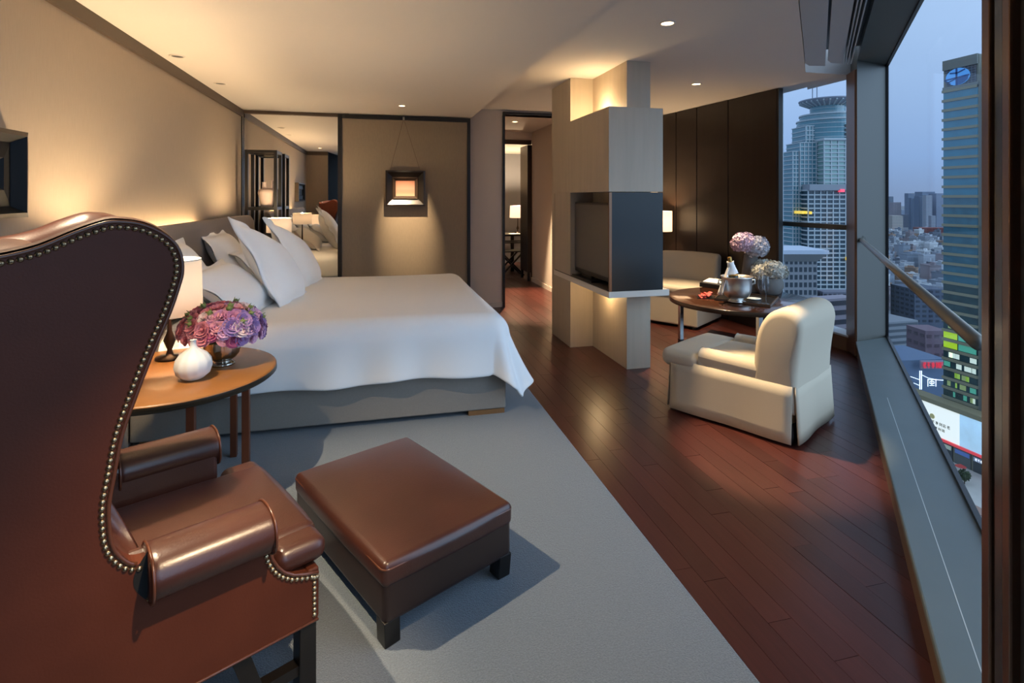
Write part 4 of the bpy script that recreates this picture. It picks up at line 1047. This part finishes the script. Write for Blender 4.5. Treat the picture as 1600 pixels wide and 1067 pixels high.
# ---- round-topped glass tower
D = 420.0; K = D/FPX; c = cpt(1293, D); c.z = 0
tw = thing('glass_tower', 'teal glass tower with round crown and disc roof seen through side window', 'tower', (c.x, c.y, ZG))
def X_(px): return (px-1293)*K
def Z_(py): return cz(py, D)
def cyl(nm, r, ya, yb, m_, seg=56, cap=True):
    z0, z1 = Z_(yb), Z_(ya)
    return obj(nm, MB().lathe([(r*K, z0), (r*K, z1), (.01, z1)], c, seg), m_, tw, smooth=False)
back = Vector((0, 0, 0))
cyl('main_drum', 43, 190, 300, C_teal); cyl('upper_drum', 39, 181, 191, C_teal); cyl('crown_drum', 24.5, 160, 182, C_teal)
for r, ya, yb in ((44, 189, 191), (40, 180, 182.2)): cyl('cornice', r, ya, yb, C_frame)
obj('roof_disc', MB().lathe([(25*K, Z_(167)), (36*K, Z_(162)), (40.5*K, Z_(158.5)), (40.5*K, Z_(157)), (.01, Z_(156))], c, 56), mat('disc_metal', '9097A2', .5), tw)
ribs = MB()
for k in range(28):
    a = 2*math.pi*k/28; d_ = Vector((math.cos(a), math.sin(a), 0))
    ribs.bar(c+d_*25*K+Vector((0, 0, Z_(166.5))), c+d_*39*K+Vector((0, 0, Z_(160))), 1.0, 1.6)
obj('disc_ribs', ribs, C_frame, tw)
rings = MB()
for y in range(196, 288, 7): rings.lathe([(43.35*K, Z_(y+.9)), (43.35*K, Z_(y))], c, 56)
for y in (166, 171, 176): rings.lathe([(24.7*K, Z_(y+.5)), (24.7*K, Z_(y))], c, 40)
for y in (184, 187): rings.lathe([(39.3*K, Z_(y+.5)), (39.3*K, Z_(y))], c, 40)
stuff(obj('floor_bands', rings, C_frame, tw))
mast = MB()
for px, yt in ((1269.5, 127), (1276.5, 126)): mast.tube([c+rgt*X_(px)+Vector((0, 0, Z_(158))), c+rgt*X_(px)+Vector((0, 0, Z_(yt)))], .35, 6)
obj('antenna_masts', mast, mat('mast_grey', '7A828C', .5), tw)
def gridblock(nm, px0, px1, ya, yb, front, depth, dx, dy, m_glass, fw_=1.0, side=True, lit=()):
    m = lbox(MB(), c, X_(px0), X_(px1), front, front+depth, Z_(yb), Z_(ya)); o = obj(nm, m, m_glass, tw)
    g = MB(); px = px0
    while px <= px1+.01: lbox(g, c, X_(px)-.3*fw_, X_(px)+.3*fw_, front-.5, front, Z_(yb), Z_(ya)); px += dx
    y = ya
    while y <= yb+.01: lbox(g, c, X_(px0), X_(px1), front-.6, front, Z_(y)-.35*fw_, Z_(y)+.35*fw_); y += dy
    if side:
        y = ya
        while y <= yb+.01: lbox(g, c, X_(px0)-.5, X_(px0), front, front+depth, Z_(y)-.35*fw_, Z_(y)+.35*fw_); y += dy
    stuff(obj(nm+'_mullions', g, C_frame, tw))
    return o
gridblock('wing_block', 1246, 1262, 200, 300, -12, 20, 5, 7, C_teal)
gridblock('step_block', 1233, 1260, 226, 300, -16, 20, 6, 6.5, C_teal)
gridblock('low_block', 1223, 1236, 239, 480, -15, 18, 4.5, 6.5, C_teal)
gridblock('bay_block', 1259.5, 1292, 224, 300, -24, 20, 10.5, 6.2, mat('bay_pale_glass', '7FA39E', .3, spec=.8), 1.2)
lbx = lbox(MB(), c, X_(1258), X_(1293), -25.5, -4, Z_(224), Z_(221)); obj('bay_cornice', lbx, C_frame, tw)
cols = MB()
for px in (1293.5, 1316, 1330):
    y = 200 if px < 1300 else 235
    while y < 286: lbox(cols, c, X_(px), X_(px)+2.2, -21.8 if px < 1320 else -19, -18, Z_(y+4.2), Z_(y)); y += 6.2
stuff(obj('dark_windows', cols, mat('tower_black_window', '141E24', .2), tw))
obj('sky_band', lbox(MB(), c, X_(1236), X_(1350), -26.5, 20, Z_(298), Z_(289)), mat('band_grey', '8B9299', .6), tw)
gridblock('lower_block', 1236, 1350, 298, 480, -24, 40, 9.2, 6.6, C_dkglass, 1.3)
lit = MB(); lit2 = MB(); lit3 = MB()
for px, y, w in ((1225, 328.5, 3), (1230.5, 328.5, 2.2), (1237, 329, 2.6)): lbox(lit, c, X_(px), X_(px+w), -26.2, -15, Z_(y+4), Z_(y))
for px, y in ((1290.5, 396), (1313, 397), (1292, 417)): lbox(lit, c, X_(px), X_(px+4), -26, -24, Z_(y+4.5), Z_(y))
for px, y, w in ((1280, 296.5, 6),): lbox(lit2, c, X_(px), X_(px+w), -27.5, -24, Z_(y+4), Z_(y))
for px, y in ((1311, 281), (1316, 283), (1313, 276)): lbox(lit3, c, X_(px), X_(px+3), -23, -18, Z_(y+3.5), Z_(y))
obj('lit_windows', lit, mat('lit_window_yellow', 'E8C84A', .5, emit='F0C850', es=.55), tw)
obj('red_sign', lit2, mat('lit_sign_red', 'E0506A', .5, emit='E84A62', es=.8), tw)
obj('bright_windows', lit3, mat('lit_window_white', 'FFF0C8', .5, emit='FFF0C0', es=1), tw)

# ---- ordinary buildings
def building(name, label, px0, px1, yt, d, col, depth=None, cat='building', group=None, win=None, zb=ZG, wcol='3A4650', yaw=0, roof=False, top=None, bands=False):
    w = (px1-px0)*d/FPX; depth = depth or w*.8; ctr = cpt((px0+px1)/2, d); zt = cz(yt, d)
    t = thing(name, label, cat, (ctr.x, ctr.y, zb), -YAW+yaw, group)
    H_ = zt-zb
    obj('body', MB().box(-w/2, w/2, 0, depth, 0, H_), mat('facade_'+col, col, .8), t, local=True)
    if win:
        nx, fh, fr = win; g = MB(); z = H_-fh
        zmin = max(0, H_-fh*46)
        while z > zmin:
            if bands: g.box(-w/2+.3, w/2-.3, -.12, 0, z+fh*.25, z+fh*.25+fh*fr); g.box(-w/2-.12, -w/2, .3, depth-.3, z+fh*.25, z+fh*.25+fh*fr)
            else:
                cw = w/nx
                for i in range(nx): g.box(-w/2+cw*(i+.2), -w/2+cw*(i+.8), -.12, 0, z+fh*.25, z+fh*.25+fh*fr)
                ny = max(2, int(depth/cw)); cd = depth/ny
                for i in range(ny): g.box(-w/2-.12, -w/2, cd*(i+.2), cd*(i+.8), z+fh*.25, z+fh*.25+fh*fr)
            z -= fh
        stuff(obj('windows', g, mat('window_'+wcol, wcol, .3), t, local=True))
    if roof:
        obj('roof_box', MB().box(-w*.2, w*.15, depth*.2, depth*.6, H_, H_+3), mat('facade_'+col, col, .8), t, local=True)
    return t
building('office_building', 'broad low building with overhanging pale roof in front of the glass tower', 1196, 1277, 404, 300, '868A8E', 26, win=(11, 4.2, .62), wcol='2F3B44')
cr = cpt(1240, 300)
ov2 = thing('roof_canopy', 'pale overhanging roof with sloped eaves on the low building', 'roof', (cr.x, cr.y, cz(404, 300)))
e1 = MB(); K3 = 300/FPX
pr = [(1204, 386.5), (1290, 393.5)]
lbox(e1, cr, (1190-1240)*K3, (1289-1240)*K3, -4, 26, cz(396, 300), cz(390, 300)); obj('roof_plate', e1, mat('roof_white_blue', 'B4BFCC', .6), ov2)
e2 = MB().add([cr+rgt*(a-1240)*K3+fw*f_+Vector((0, 0, cz(y, 300))) for a, y, f_ in ((1190, 396, -4), (1287, 396, -4), (1276, 409, 0), (1190, 409, 0), (1190, 396, 24), (1287, 396, 24), (1276, 409, 22), (1190, 409, 22))], [(0,1,2,3),(1,5,6,2),(4,7,6,5),(0,3,7,4),(0,4,5,1),(3,2,6,7)])
obj('sloped_eaves', e2, mat('eaves_grey', '8C8F8E', .7), ov2)
building('office_building', 'pinkish grey block with dark window bands below the side window', 1281, 1345, 466, 230, '8E8890', 7, win=(8, 4, .5), wcol='30343E', yaw=.3, bands=True)
building('office_building', 'dark block behind pinkish building under glass tower', 1286, 1345, 456, 300, '6A6C78', 8, win=(8, 4, .5), wcol='30343E')

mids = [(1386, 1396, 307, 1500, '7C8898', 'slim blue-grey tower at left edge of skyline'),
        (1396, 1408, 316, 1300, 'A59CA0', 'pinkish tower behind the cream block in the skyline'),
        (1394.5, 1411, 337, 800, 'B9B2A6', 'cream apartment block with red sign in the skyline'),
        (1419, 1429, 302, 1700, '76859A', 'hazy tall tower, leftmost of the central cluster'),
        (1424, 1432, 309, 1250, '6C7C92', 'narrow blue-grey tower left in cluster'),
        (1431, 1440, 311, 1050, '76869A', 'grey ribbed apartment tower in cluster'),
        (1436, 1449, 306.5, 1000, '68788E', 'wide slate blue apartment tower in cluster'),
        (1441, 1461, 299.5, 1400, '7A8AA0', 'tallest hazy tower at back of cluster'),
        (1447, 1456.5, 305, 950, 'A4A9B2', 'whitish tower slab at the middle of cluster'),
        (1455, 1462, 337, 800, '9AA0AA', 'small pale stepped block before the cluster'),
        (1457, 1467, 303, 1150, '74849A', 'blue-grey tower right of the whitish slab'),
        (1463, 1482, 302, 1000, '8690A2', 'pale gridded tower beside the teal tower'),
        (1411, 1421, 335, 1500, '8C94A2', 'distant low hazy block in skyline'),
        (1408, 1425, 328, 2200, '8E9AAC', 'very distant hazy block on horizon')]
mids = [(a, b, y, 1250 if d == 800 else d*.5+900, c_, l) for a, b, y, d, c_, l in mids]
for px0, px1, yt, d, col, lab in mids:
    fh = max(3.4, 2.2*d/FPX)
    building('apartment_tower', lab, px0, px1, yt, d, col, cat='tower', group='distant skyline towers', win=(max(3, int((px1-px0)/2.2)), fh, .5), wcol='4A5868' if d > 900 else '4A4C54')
rs = cpt(1397.5, 1240)
tag(obj('neon_sign', lbox(MB(), rs, -3, 3, -1, 0, cz(363.3, 1240), cz(361, 1240)), mat('neon_red_far', 'FF4030', .5, emit='FF3A30', es=2)), 'small red glowing sign on the cream apartment block', 'sign')
building('brick_building', 'long red-brown building at the edge of the old quarter', 1440, 1478, 356, 1130, '7A4A48', 30, yaw=-.25, win=(9, 5, .3), wcol='5E3A3C')
# old quarter: dense low buildings
rd = random.Random(11); cols_ = ['8C939C', 'A3A9B0', '767E88', 'B4B9BC', '8C8488', '666E7A', '9A8270', 'C8CBCC', '7F8A96']
protos_l = {}
cnt = 0
names_ = dict(zip(cols_, ['grey', 'pale grey', 'slate', 'whitish', 'mauve grey', 'dark slate', 'brown', 'white', 'blue-grey']))
taken = []
FOOT = [((px0+px1)/2, d, (px1-px0)*d/FPX) for px0, px1, yt, d, col, lab in mids]+[(1461, 1140, 60), (1455, 392, 40), (1410, 345, 40)]
for px_, d_, w_f in FOOT:
    q = cpt(px_, d_)+fw*w_f*.4; taken.append((q.x, q.y, w_f*.75))
for i in range(9000):
    if cnt >= 290: break
    y = 372+rd.random()**1.25*140; px = rd.uniform(1376, 1484)
    d = FPX*(CAMH-ZG)/(y-HOR)
    if d < 400: continue
    w, dp, h = rd.uniform(8, 17), rd.uniform(8, 15), rd.uniform(8, 24)
    p = cpt(px, d); rad_ = max(w, dp)*.64
    if any((p.x-a)**2+(p.y-b)**2 < (rad_+r)**2 for a, b, r in taken): continue
    taken.append((p.x, p.y, rad_))
    col = rd.choice(cols_)
    key = (col, cnt % 3)
    yaw = rd.choice([0, .2, -.3, .5])+rd.uniform(-.08, .08)
    if key not in protos_l:
        b_ = MB().box(-.5, .5, -.5, .5, 0, 1); kk = cnt % 3
        b_.box(-.3+.2*kk, -.05+.15*kk, -.3, .1, 1, 1.16)
        b_.box(-.52, .52, -.52, -.48, .98, 1.05).box(-.52, .52, .48, .52, .98, 1.05).box(-.52, -.48, -.48, .48, .98, 1.05).box(.48, .52, -.48, .48, .98, 1.05)
        for r_ in range(3):
            for q_ in range(4): b_.box(-.42+.22*q_, -.28+.22*q_, -.515, -.5, .15+.28*r_, .32+.28*r_)
        o = obj('low_house', b_, mat('house_'+col, col, .85, island=.25)); protos_l[key] = o
    else:
        o = protos_l[key].copy(); COL.objects.link(o)
    tag(o, '%s low house in the dense old quarter far below the window' % names_[col], 'house', '%s low houses of the old quarter' % names_[col])
    o.location = (p.x, p.y, ZG); o.rotation_euler = (0, 0, yaw); o.scale = (w, dp, h); cnt += 1
building('office_building', 'grey building with curved balcony bands below the handrail', 1380, 1441, 502, 330, '7E848A', 30, win=(6, 3.6, .45), wcol='4E565E', bands=True, yaw=.25)
building('apartment_tower', 'dark blue-grey apartment block left of the teal tower', 1429, 1480, 452, 380, '4A5566', 24, win=(5, 3.4, .5), wcol='2A3442', cat='tower')
building('office_building', 'purple-brown plain block behind the red sign', 1446, 1482, 517, 290, '6E5C66', 14, win=(3, 5, .35), wcol='54464E')
building('shop_building', 'blue neon-lit building corner below the red sign', 1405, 1482, 562, 235, '5A6E88', 22, yaw=.12)
# red letter sign and neon strokes on it
D2 = 232.0; K2 = D2/FPX
def neon(m, x0, y0, x1, y1, w=.22):
    a, b = cpt(x0, D2), cpt(x1, D2); a.z, b.z = cz(y0, D2), cz(y1, D2); return m.bar(a, b, w, w)
sp = cpt(1456, D2)
sgn = thing('shop_sign', 'row of red characters on a pale sign board above the neon corner', 'sign', (sp.x, sp.y, cz(577, D2)))
obj('board', lbox(MB(), sp, (1439-1456)*K2, (1480-1456)*K2, 0, .8, cz(576, D2), cz(564, D2)), mat('sign_board_pale', '9A90A0', .7), sgn)
STROKES = {'a': ((.1,.85,.9,.85),(.5,1,.5,.6),(.05,.62,.95,.62),(.85,.95,.1,.3),(.35,.4,.35,.05),(.35,.05,.9,.05),(.9,.05,.9,.2),(.85,.4,.35,.25)),
           'b': ((.05,.9,.95,.9),(.55,.9,.1,.35),(.5,.7,.5,0),(.55,.6,.9,.4)),
           'c': ((.05,.82,.95,.82),(.5,1,.5,.5),(.5,.82,.1,.5),(.5,.82,.9,.5),(.2,.45,.8,.45),(.8,.45,.5,.3),(.5,.3,.5,0),(.5,0,.35,.08),(.05,.25,.95,.25)),
           'd': ((.05,.8,.5,.8),(.28,1,.28,0),(.05,.5,.5,.5),(.1,.2,.5,.2),(.7,.9,.7,.2),(.92,1,.92,0),(.92,0,.8,.08)),
           'e': ((.1,.9,.9,.9),(.1,.9,.1,.0),(.3,.65,.8,.65),(.3,.4,.8,.4),(.3,.4,.3,.05),(.8,.4,.8,.05),(.3,.05,.8,.05))}
def glyph(m, ch, x0, y0, w, h, ft, fn):
    for a, b, c_, d_ in STROKES[ch]: fn(m, x0+a*w, y0+(1-b)*h, x0+c_*w, y0+(1-d_)*h, ft)
for i, ch in enumerate('abcde'):
    m = MB(); glyph(m, ch, 1440.5+i*6.7, 565.2, 5.6, 9.2, .26, neon)
    for v in m.v: v -= fw*.5
    obj('character', m, mat('sign_red_lit', 'C02A3C', .5, emit='C8283C', es=.6), sgn)
nn = thing('neon_sign', 'white neon lines and square neon emblem on the blue corner building', 'sign', (sp.x, sp.y, cz(600, D2)))
nm_ = MB()
for s in ((1434.5, 578, 1434.5, 607), (1437, 578, 1437, 607), (1438.5, 585, 1448, 589.5), (1448, 589.5, 1460, 592), (1460, 592, 1474, 593), (1420, 587, 1434, 592), (1425, 597, 1434, 601)): neon(nm_, *s, .24)
for v in nm_.v: v -= fw*1.0
obj('neon_lines', nm_, mat('neon_white_blue', 'DDEBFF', .5, emit='CFE4FF', es=1.3), nn)
em = MB()
for s in ((1447, 591, 1447, 602.5), (1459.5, 591, 1459.5, 602.5), (1447, 592, 1459.5, 592), (1450, 594.5, 1456.5, 594.5), (1450, 594.5, 1450, 598), (1456.5, 594.5, 1456.5, 598), (1450, 598, 1456.5, 598), (1453.2, 593, 1453.2, 600), (1449.5, 601, 1457, 601)): neon(em, *s, .2)
for v in em.v: v -= fw*1.0
obj('neon_emblem', em, mat('neon_white_blue', 'DDEBFF', .5, emit='CFE4FF', es=1.3), nn)

# ---- teal banded tower on the right, facade parallel to the bed wall
TX, TY0, TY1 = 200.0, 142.6, 154.4
t2 = thing('banded_tower', 'tall teal glass tower with beige floor bands and a blue roof emblem', 'tower', (TX+10, 148, ZG))
obj('core', MB().box(TX, TX+24, TY0, TY1, ZG, 50.7), mat('tower2_wall', '7A7C70', .8), t2)
obj('setback_core', MB().box(TX+5, TX+24, TY0-14, TY0, ZG, 47.5), mat('tower2_wall', '7A7C70', .8), t2)
C_band = mat('beige_floor_band', '8E8A6E', .8); rd = random.Random(5)
C_t = [mat('tower2_glass_a', '2F7E92', .25, spec=.8, var=.1, vscale=.3), mat('tower2_glass_b', '2A6674', .25, spec=.8, var=.2, vscale=.3), mat('tower2_glass_c', '1E3F3C', .25, spec=.8, var=.4, vscale=.3)]
C_lit = [mat('office_light_green', '9CC850', .5, emit='98C050', es=.3), mat('office_light_white', 'E8F4E0', .5, emit='D8E8D0', es=.35), mat('office_light_teal', '58B090', .5, emit='58B898', es=.22), mat('office_light_dim', '7A9060', .5, emit='90A868', es=.3)]
FH = 3.45; z = 40.2; i = 0
while z > -76:
    obj('floor_band', MB().box(TX-.7, TX, TY0, TY1+.2, z-.95, z), C_band, t2)
    obj('floor_band', MB().box(TX+4.4, TX+5, TY0-14, TY0, z-.95, z), C_band, t2)
    gm = C_t[0] if z > 3 else C_t[1] if z > -28 else C_t[2]
    ws = obj('window_strip', MB().box(TX-.25, TX, TY0+.1, TY1-.1, z-FH, z-.95), gm, t2)
    obj('window_strip', MB().box(TX+4.8, TX+5, TY0-14, TY0-.1, z-FH, z-.95), gm, t2)
    if z < -36:
        n_l = 1 if z > -44 else 4
        for k in range(n_l):
            y0 = TY0+.4+rd.random()*9.2; ln = rd.uniform(.5, 2.4)
            ml = rd.choice(C_lit) if z < -48 else C_lit[3]
            obj('lit_window', MB().box(TX-.32, TX-.25, y0, min(TY1-.2, y0+ln), z-FH+.4, z-1.3), ml, ws)
    if -50 < z < -46:
        obj('lit_window', MB().box(TX-.34, TX-.25, TY1-5, TY1-.2, z-FH+.2, z-1.05), mat('office_light_lime', 'B8D820', .5, emit='A0C828', es=.4), ws)
        obj('lit_window', MB().box(TX-.34, TX-.25, TY0+.5, TY1-5.4, z-FH+.2, z-1.05), C_lit[2], ws)
    z -= FH; i += 1
obj('parapet', MB().box(TX-.6, TX+.2, TY0, TY1, 47.3, 50.8), mat('tower2_parapet', '7C8078', .8), t2)
obj('sign_recess', MB().box(TX-.1, TX+.1, TY0+.6, TY1-.8, 41.2, 47.3), mat('sign_recess_grey', '4A5058', .8), t2)
obj('sill_band', MB().box(TX-.6, TX+.2, TY0, TY1, 39.3, 41.2), mat('tower2_parapet', '7C8078', .8), t2)
lat = MB()
for k in range(7): lat.box(TX-.25, TX-.1, TY0+.6, TY1-.8, 41.6+k*.85, 41.7+k*.85)
for k in range(9): lat.box(TX-.25, TX-.1, TY0+.8+k*1.2, TY0+.9+k*1.2, 41.2, 47.3)
obj('sign_lattice', lat, mat('lattice_grey', '8A8E94', .6), t2)
ly, lz = 149.1, 44.2
em = MB().add([(TX-.6, ly+4.1*math.cos(2*math.pi*k/40), lz+3.0*math.sin(2*math.pi*k/40)) for k in range(40)]+[(TX-.3, ly+4.1*math.cos(2*math.pi*k/40), lz+3.0*math.sin(2*math.pi*k/40)) for k in range(40)], [list(range(40))]+[(k, (k+1)%40, 40+(k+1)%40, 40+k) for k in range(40)])
lg = obj('roof_emblem', em, mat('emblem_blue_light', '4E94D2', .5, emit='4A92D8', es=.35), t2)
mk = MB()
def eb(y0, z0, y1, z1, w=.45): mk.bar((TX-.68, ly+y0, lz+z0), (TX-.68, ly+y1, lz+z1), w, .1, (1, 0, 0))
eb(.3, 3.0, .3, -3.0, .6); eb(-4, -.1, 4.6, -.6, .5); eb(-2.6, 2.1, 0, 1.3); eb(0, 1.3, 2.6, 1.6); eb(4.3, -.7, 2.4, -2.3); eb(3.4, -1.6, .6, -.7, .4)
obj('emblem_strokes', mk, mat('emblem_blue_dark', '1E4E8C', .5), lg)
obj('emblem_shade_half', MB().add([(TX-.66, ly+a, lz+b) for a, b in ((.3, -.4), (-3.8, -.1), (-3.5, -1.5), (-2.4, -2.4), (-1, -2.9), (.3, -3))], [(0, 1, 2, 3, 4, 5)]), mat('emblem_blue_mid', '28619E', .5), lg)

# ---- lit billboard and street at the foot of the tower
BXp = 193.0
bb = thing('billboard', 'large white and blue lit billboard at street level', 'billboard', (BXp+3, 146, ZG))
obj('wall', MB().box(BXp+.3, BXp+5, 118, 166, ZG, -71.2), mat('hoarding_wall', '7C7A68', .8), bb)
obj('cornice', MB().box(BXp-.4, BXp+5, 118, 166, -72.4, -70.8), mat('hoarding_cornice', '8A8262', .8), bb)
obj('white_poster', MB().box(BXp, BXp+.3, 143.6, 164, -83.4, -72.6), mat('poster_white_lit', 'E4EAE2', .6, emit='E8EEE4', es=.55), bb)
pbm = mat('poster_sky_lit', '9CC4DC', .6, emit='A8CCE0', es=.5, var=.3, vscale=.12)
obj('blue_poster', MB().box(BXp, BXp+.3, 118, 143.6, -83.4, -72.6), pbm, bb)
wr_ = MB()
def ps(m, y0, z0, y1, z1, w): return m.bar((BXp-.05, y0, z0), (BXp-.05, y1, z1), w, .06, (1, 0, 0))
gm_ = {}
for row, (zz, hh, n, st_) in enumerate(((-79.3, 1.1, 6, 154.6), (-81.0, .9, 4, 153.6))):
    for k in range(n):
        ch = 'abcde'[(k+row) % 5]; yb0 = st_-k*1.35
        for a, b, c_, d_ in STROKES[ch]: ps(wr_, yb0-a*1.05, zz+b*hh, yb0-c_*1.05, zz+d_*hh, .12)
obj('poster_characters', wr_, mat('poster_dark_ink', '5A5A50', .7), bb)
obj('poster_emblem', MB().lathe([(.9, 0), (.9, .05), (.01, .05)], (0, 0, 0), 16).tf(Matrix.Translation((BXp-.06, 153, -76.9)) @ Matrix.Rotation(-math.pi/2, 4, 'Y')), mat('emblem_pale_gold', 'E0D088', .6), bb)
obj('red_fascia', MB().box(BXp-.5, BXp+.3, 118, 150, -84.3, -83.5), mat('fascia_red', 'C03A40', .5, emit='D04048', es=.5), bb)
for k in range(6):
    y0 = 122+k*6
    obj('shopfront', MB().box(BXp-.1, BXp+.3, y0, y0+5.2, ZG, -84.4), mat('shop_dark_%d' % (k % 2), ('3A3E40', '5A5E5A')[k % 2], .4), bb)
    obj('shop_board', MB().box(BXp-.4, BXp-.1, y0+.3, y0+4.9, -86.2, -84.9), mat('shop_board_%d' % (k % 3), ('3C5688', '8A9A8C', '6C7A8A')[k % 3], .5, emit=('4A68A8', '98A89C', '7888A0')[k % 3], es=.3), bb)
bl_ = MB()
for k in range(5):
    for a, b, c_, d_ in STROKES['abcde'[k]]: bl_.bar((BXp-.45, 138.4-k*.85-a*.7, -85.9+b*.8), (BXp-.45, 138.4-k*.85-c_*.7, -85.9+d_*.8), .1, .05, (1, 0, 0))
obj('shop_characters', bl_, mat('shop_letters_white', 'E8ECF4', .5, emit='E8F0FF', es=.6), bb)
struct(obj('pavement_street', MB().box(150, BXp, 100, 190, ZG, ZG+.1), mat('pale_street', 'B8B4AA', .9, var=.08, vscale=.2)), 'pale street below the billboard')
struct(obj('pavement_kerb', MB().box(168, 172, 100, 190, ZG+.1, ZG+.3), mat('kerb_brick', '9A7F70', .9)), 'brick coloured kerb strip in street')
kp = at(1501, 740, z=ZG+.1)
ks = thing('street_kiosk', 'small red parasol stall on the pale street', 'stall', kp)
obj('parasol', MB().lathe([(1.6, 2.4), (.05, 3.2)], kp, 12), mat('parasol_red', 'B83A34', .6), ks)
obj('pole', MB().tube([kp, kp+Vector((0, 0, 3))], .08, 6), C_frame, ks)
tr_ = at(1507, 756, z=ZG+.1)
tt = thing('street_tree', 'small round street tree beside the red stall', 'tree', tr_)
obj('trunk', MB().tube([tr_, tr_+Vector((0, 0, 2))], .15, 6), mat('bark', '4A3A2C', .9), tt)
cr_ = MB(); rd = random.Random(3)
for k in range(240):
    d_ = Vector((rd.gauss(0, 1), rd.gauss(0, 1), rd.gauss(0, 1))).normalized()*1.7*rd.uniform(.6, 1)+tr_+Vector((0, 0, 2.8))
    q = MB().add([(-.3, -.2, 0), (.3, -.2, 0), (.3, .2, .1), (-.3, .2, 0)], [(0, 1, 2, 3)]).tf(Matrix.Translation(d_) @ Euler((rd.random()*6, rd.random()*6, 0)).to_matrix().to_4x4()); cr_.add(q.v, q.f)
stuff(obj('crown', cr_, mat('tree_leaf_dark', '3C4A2C', .8), tt))
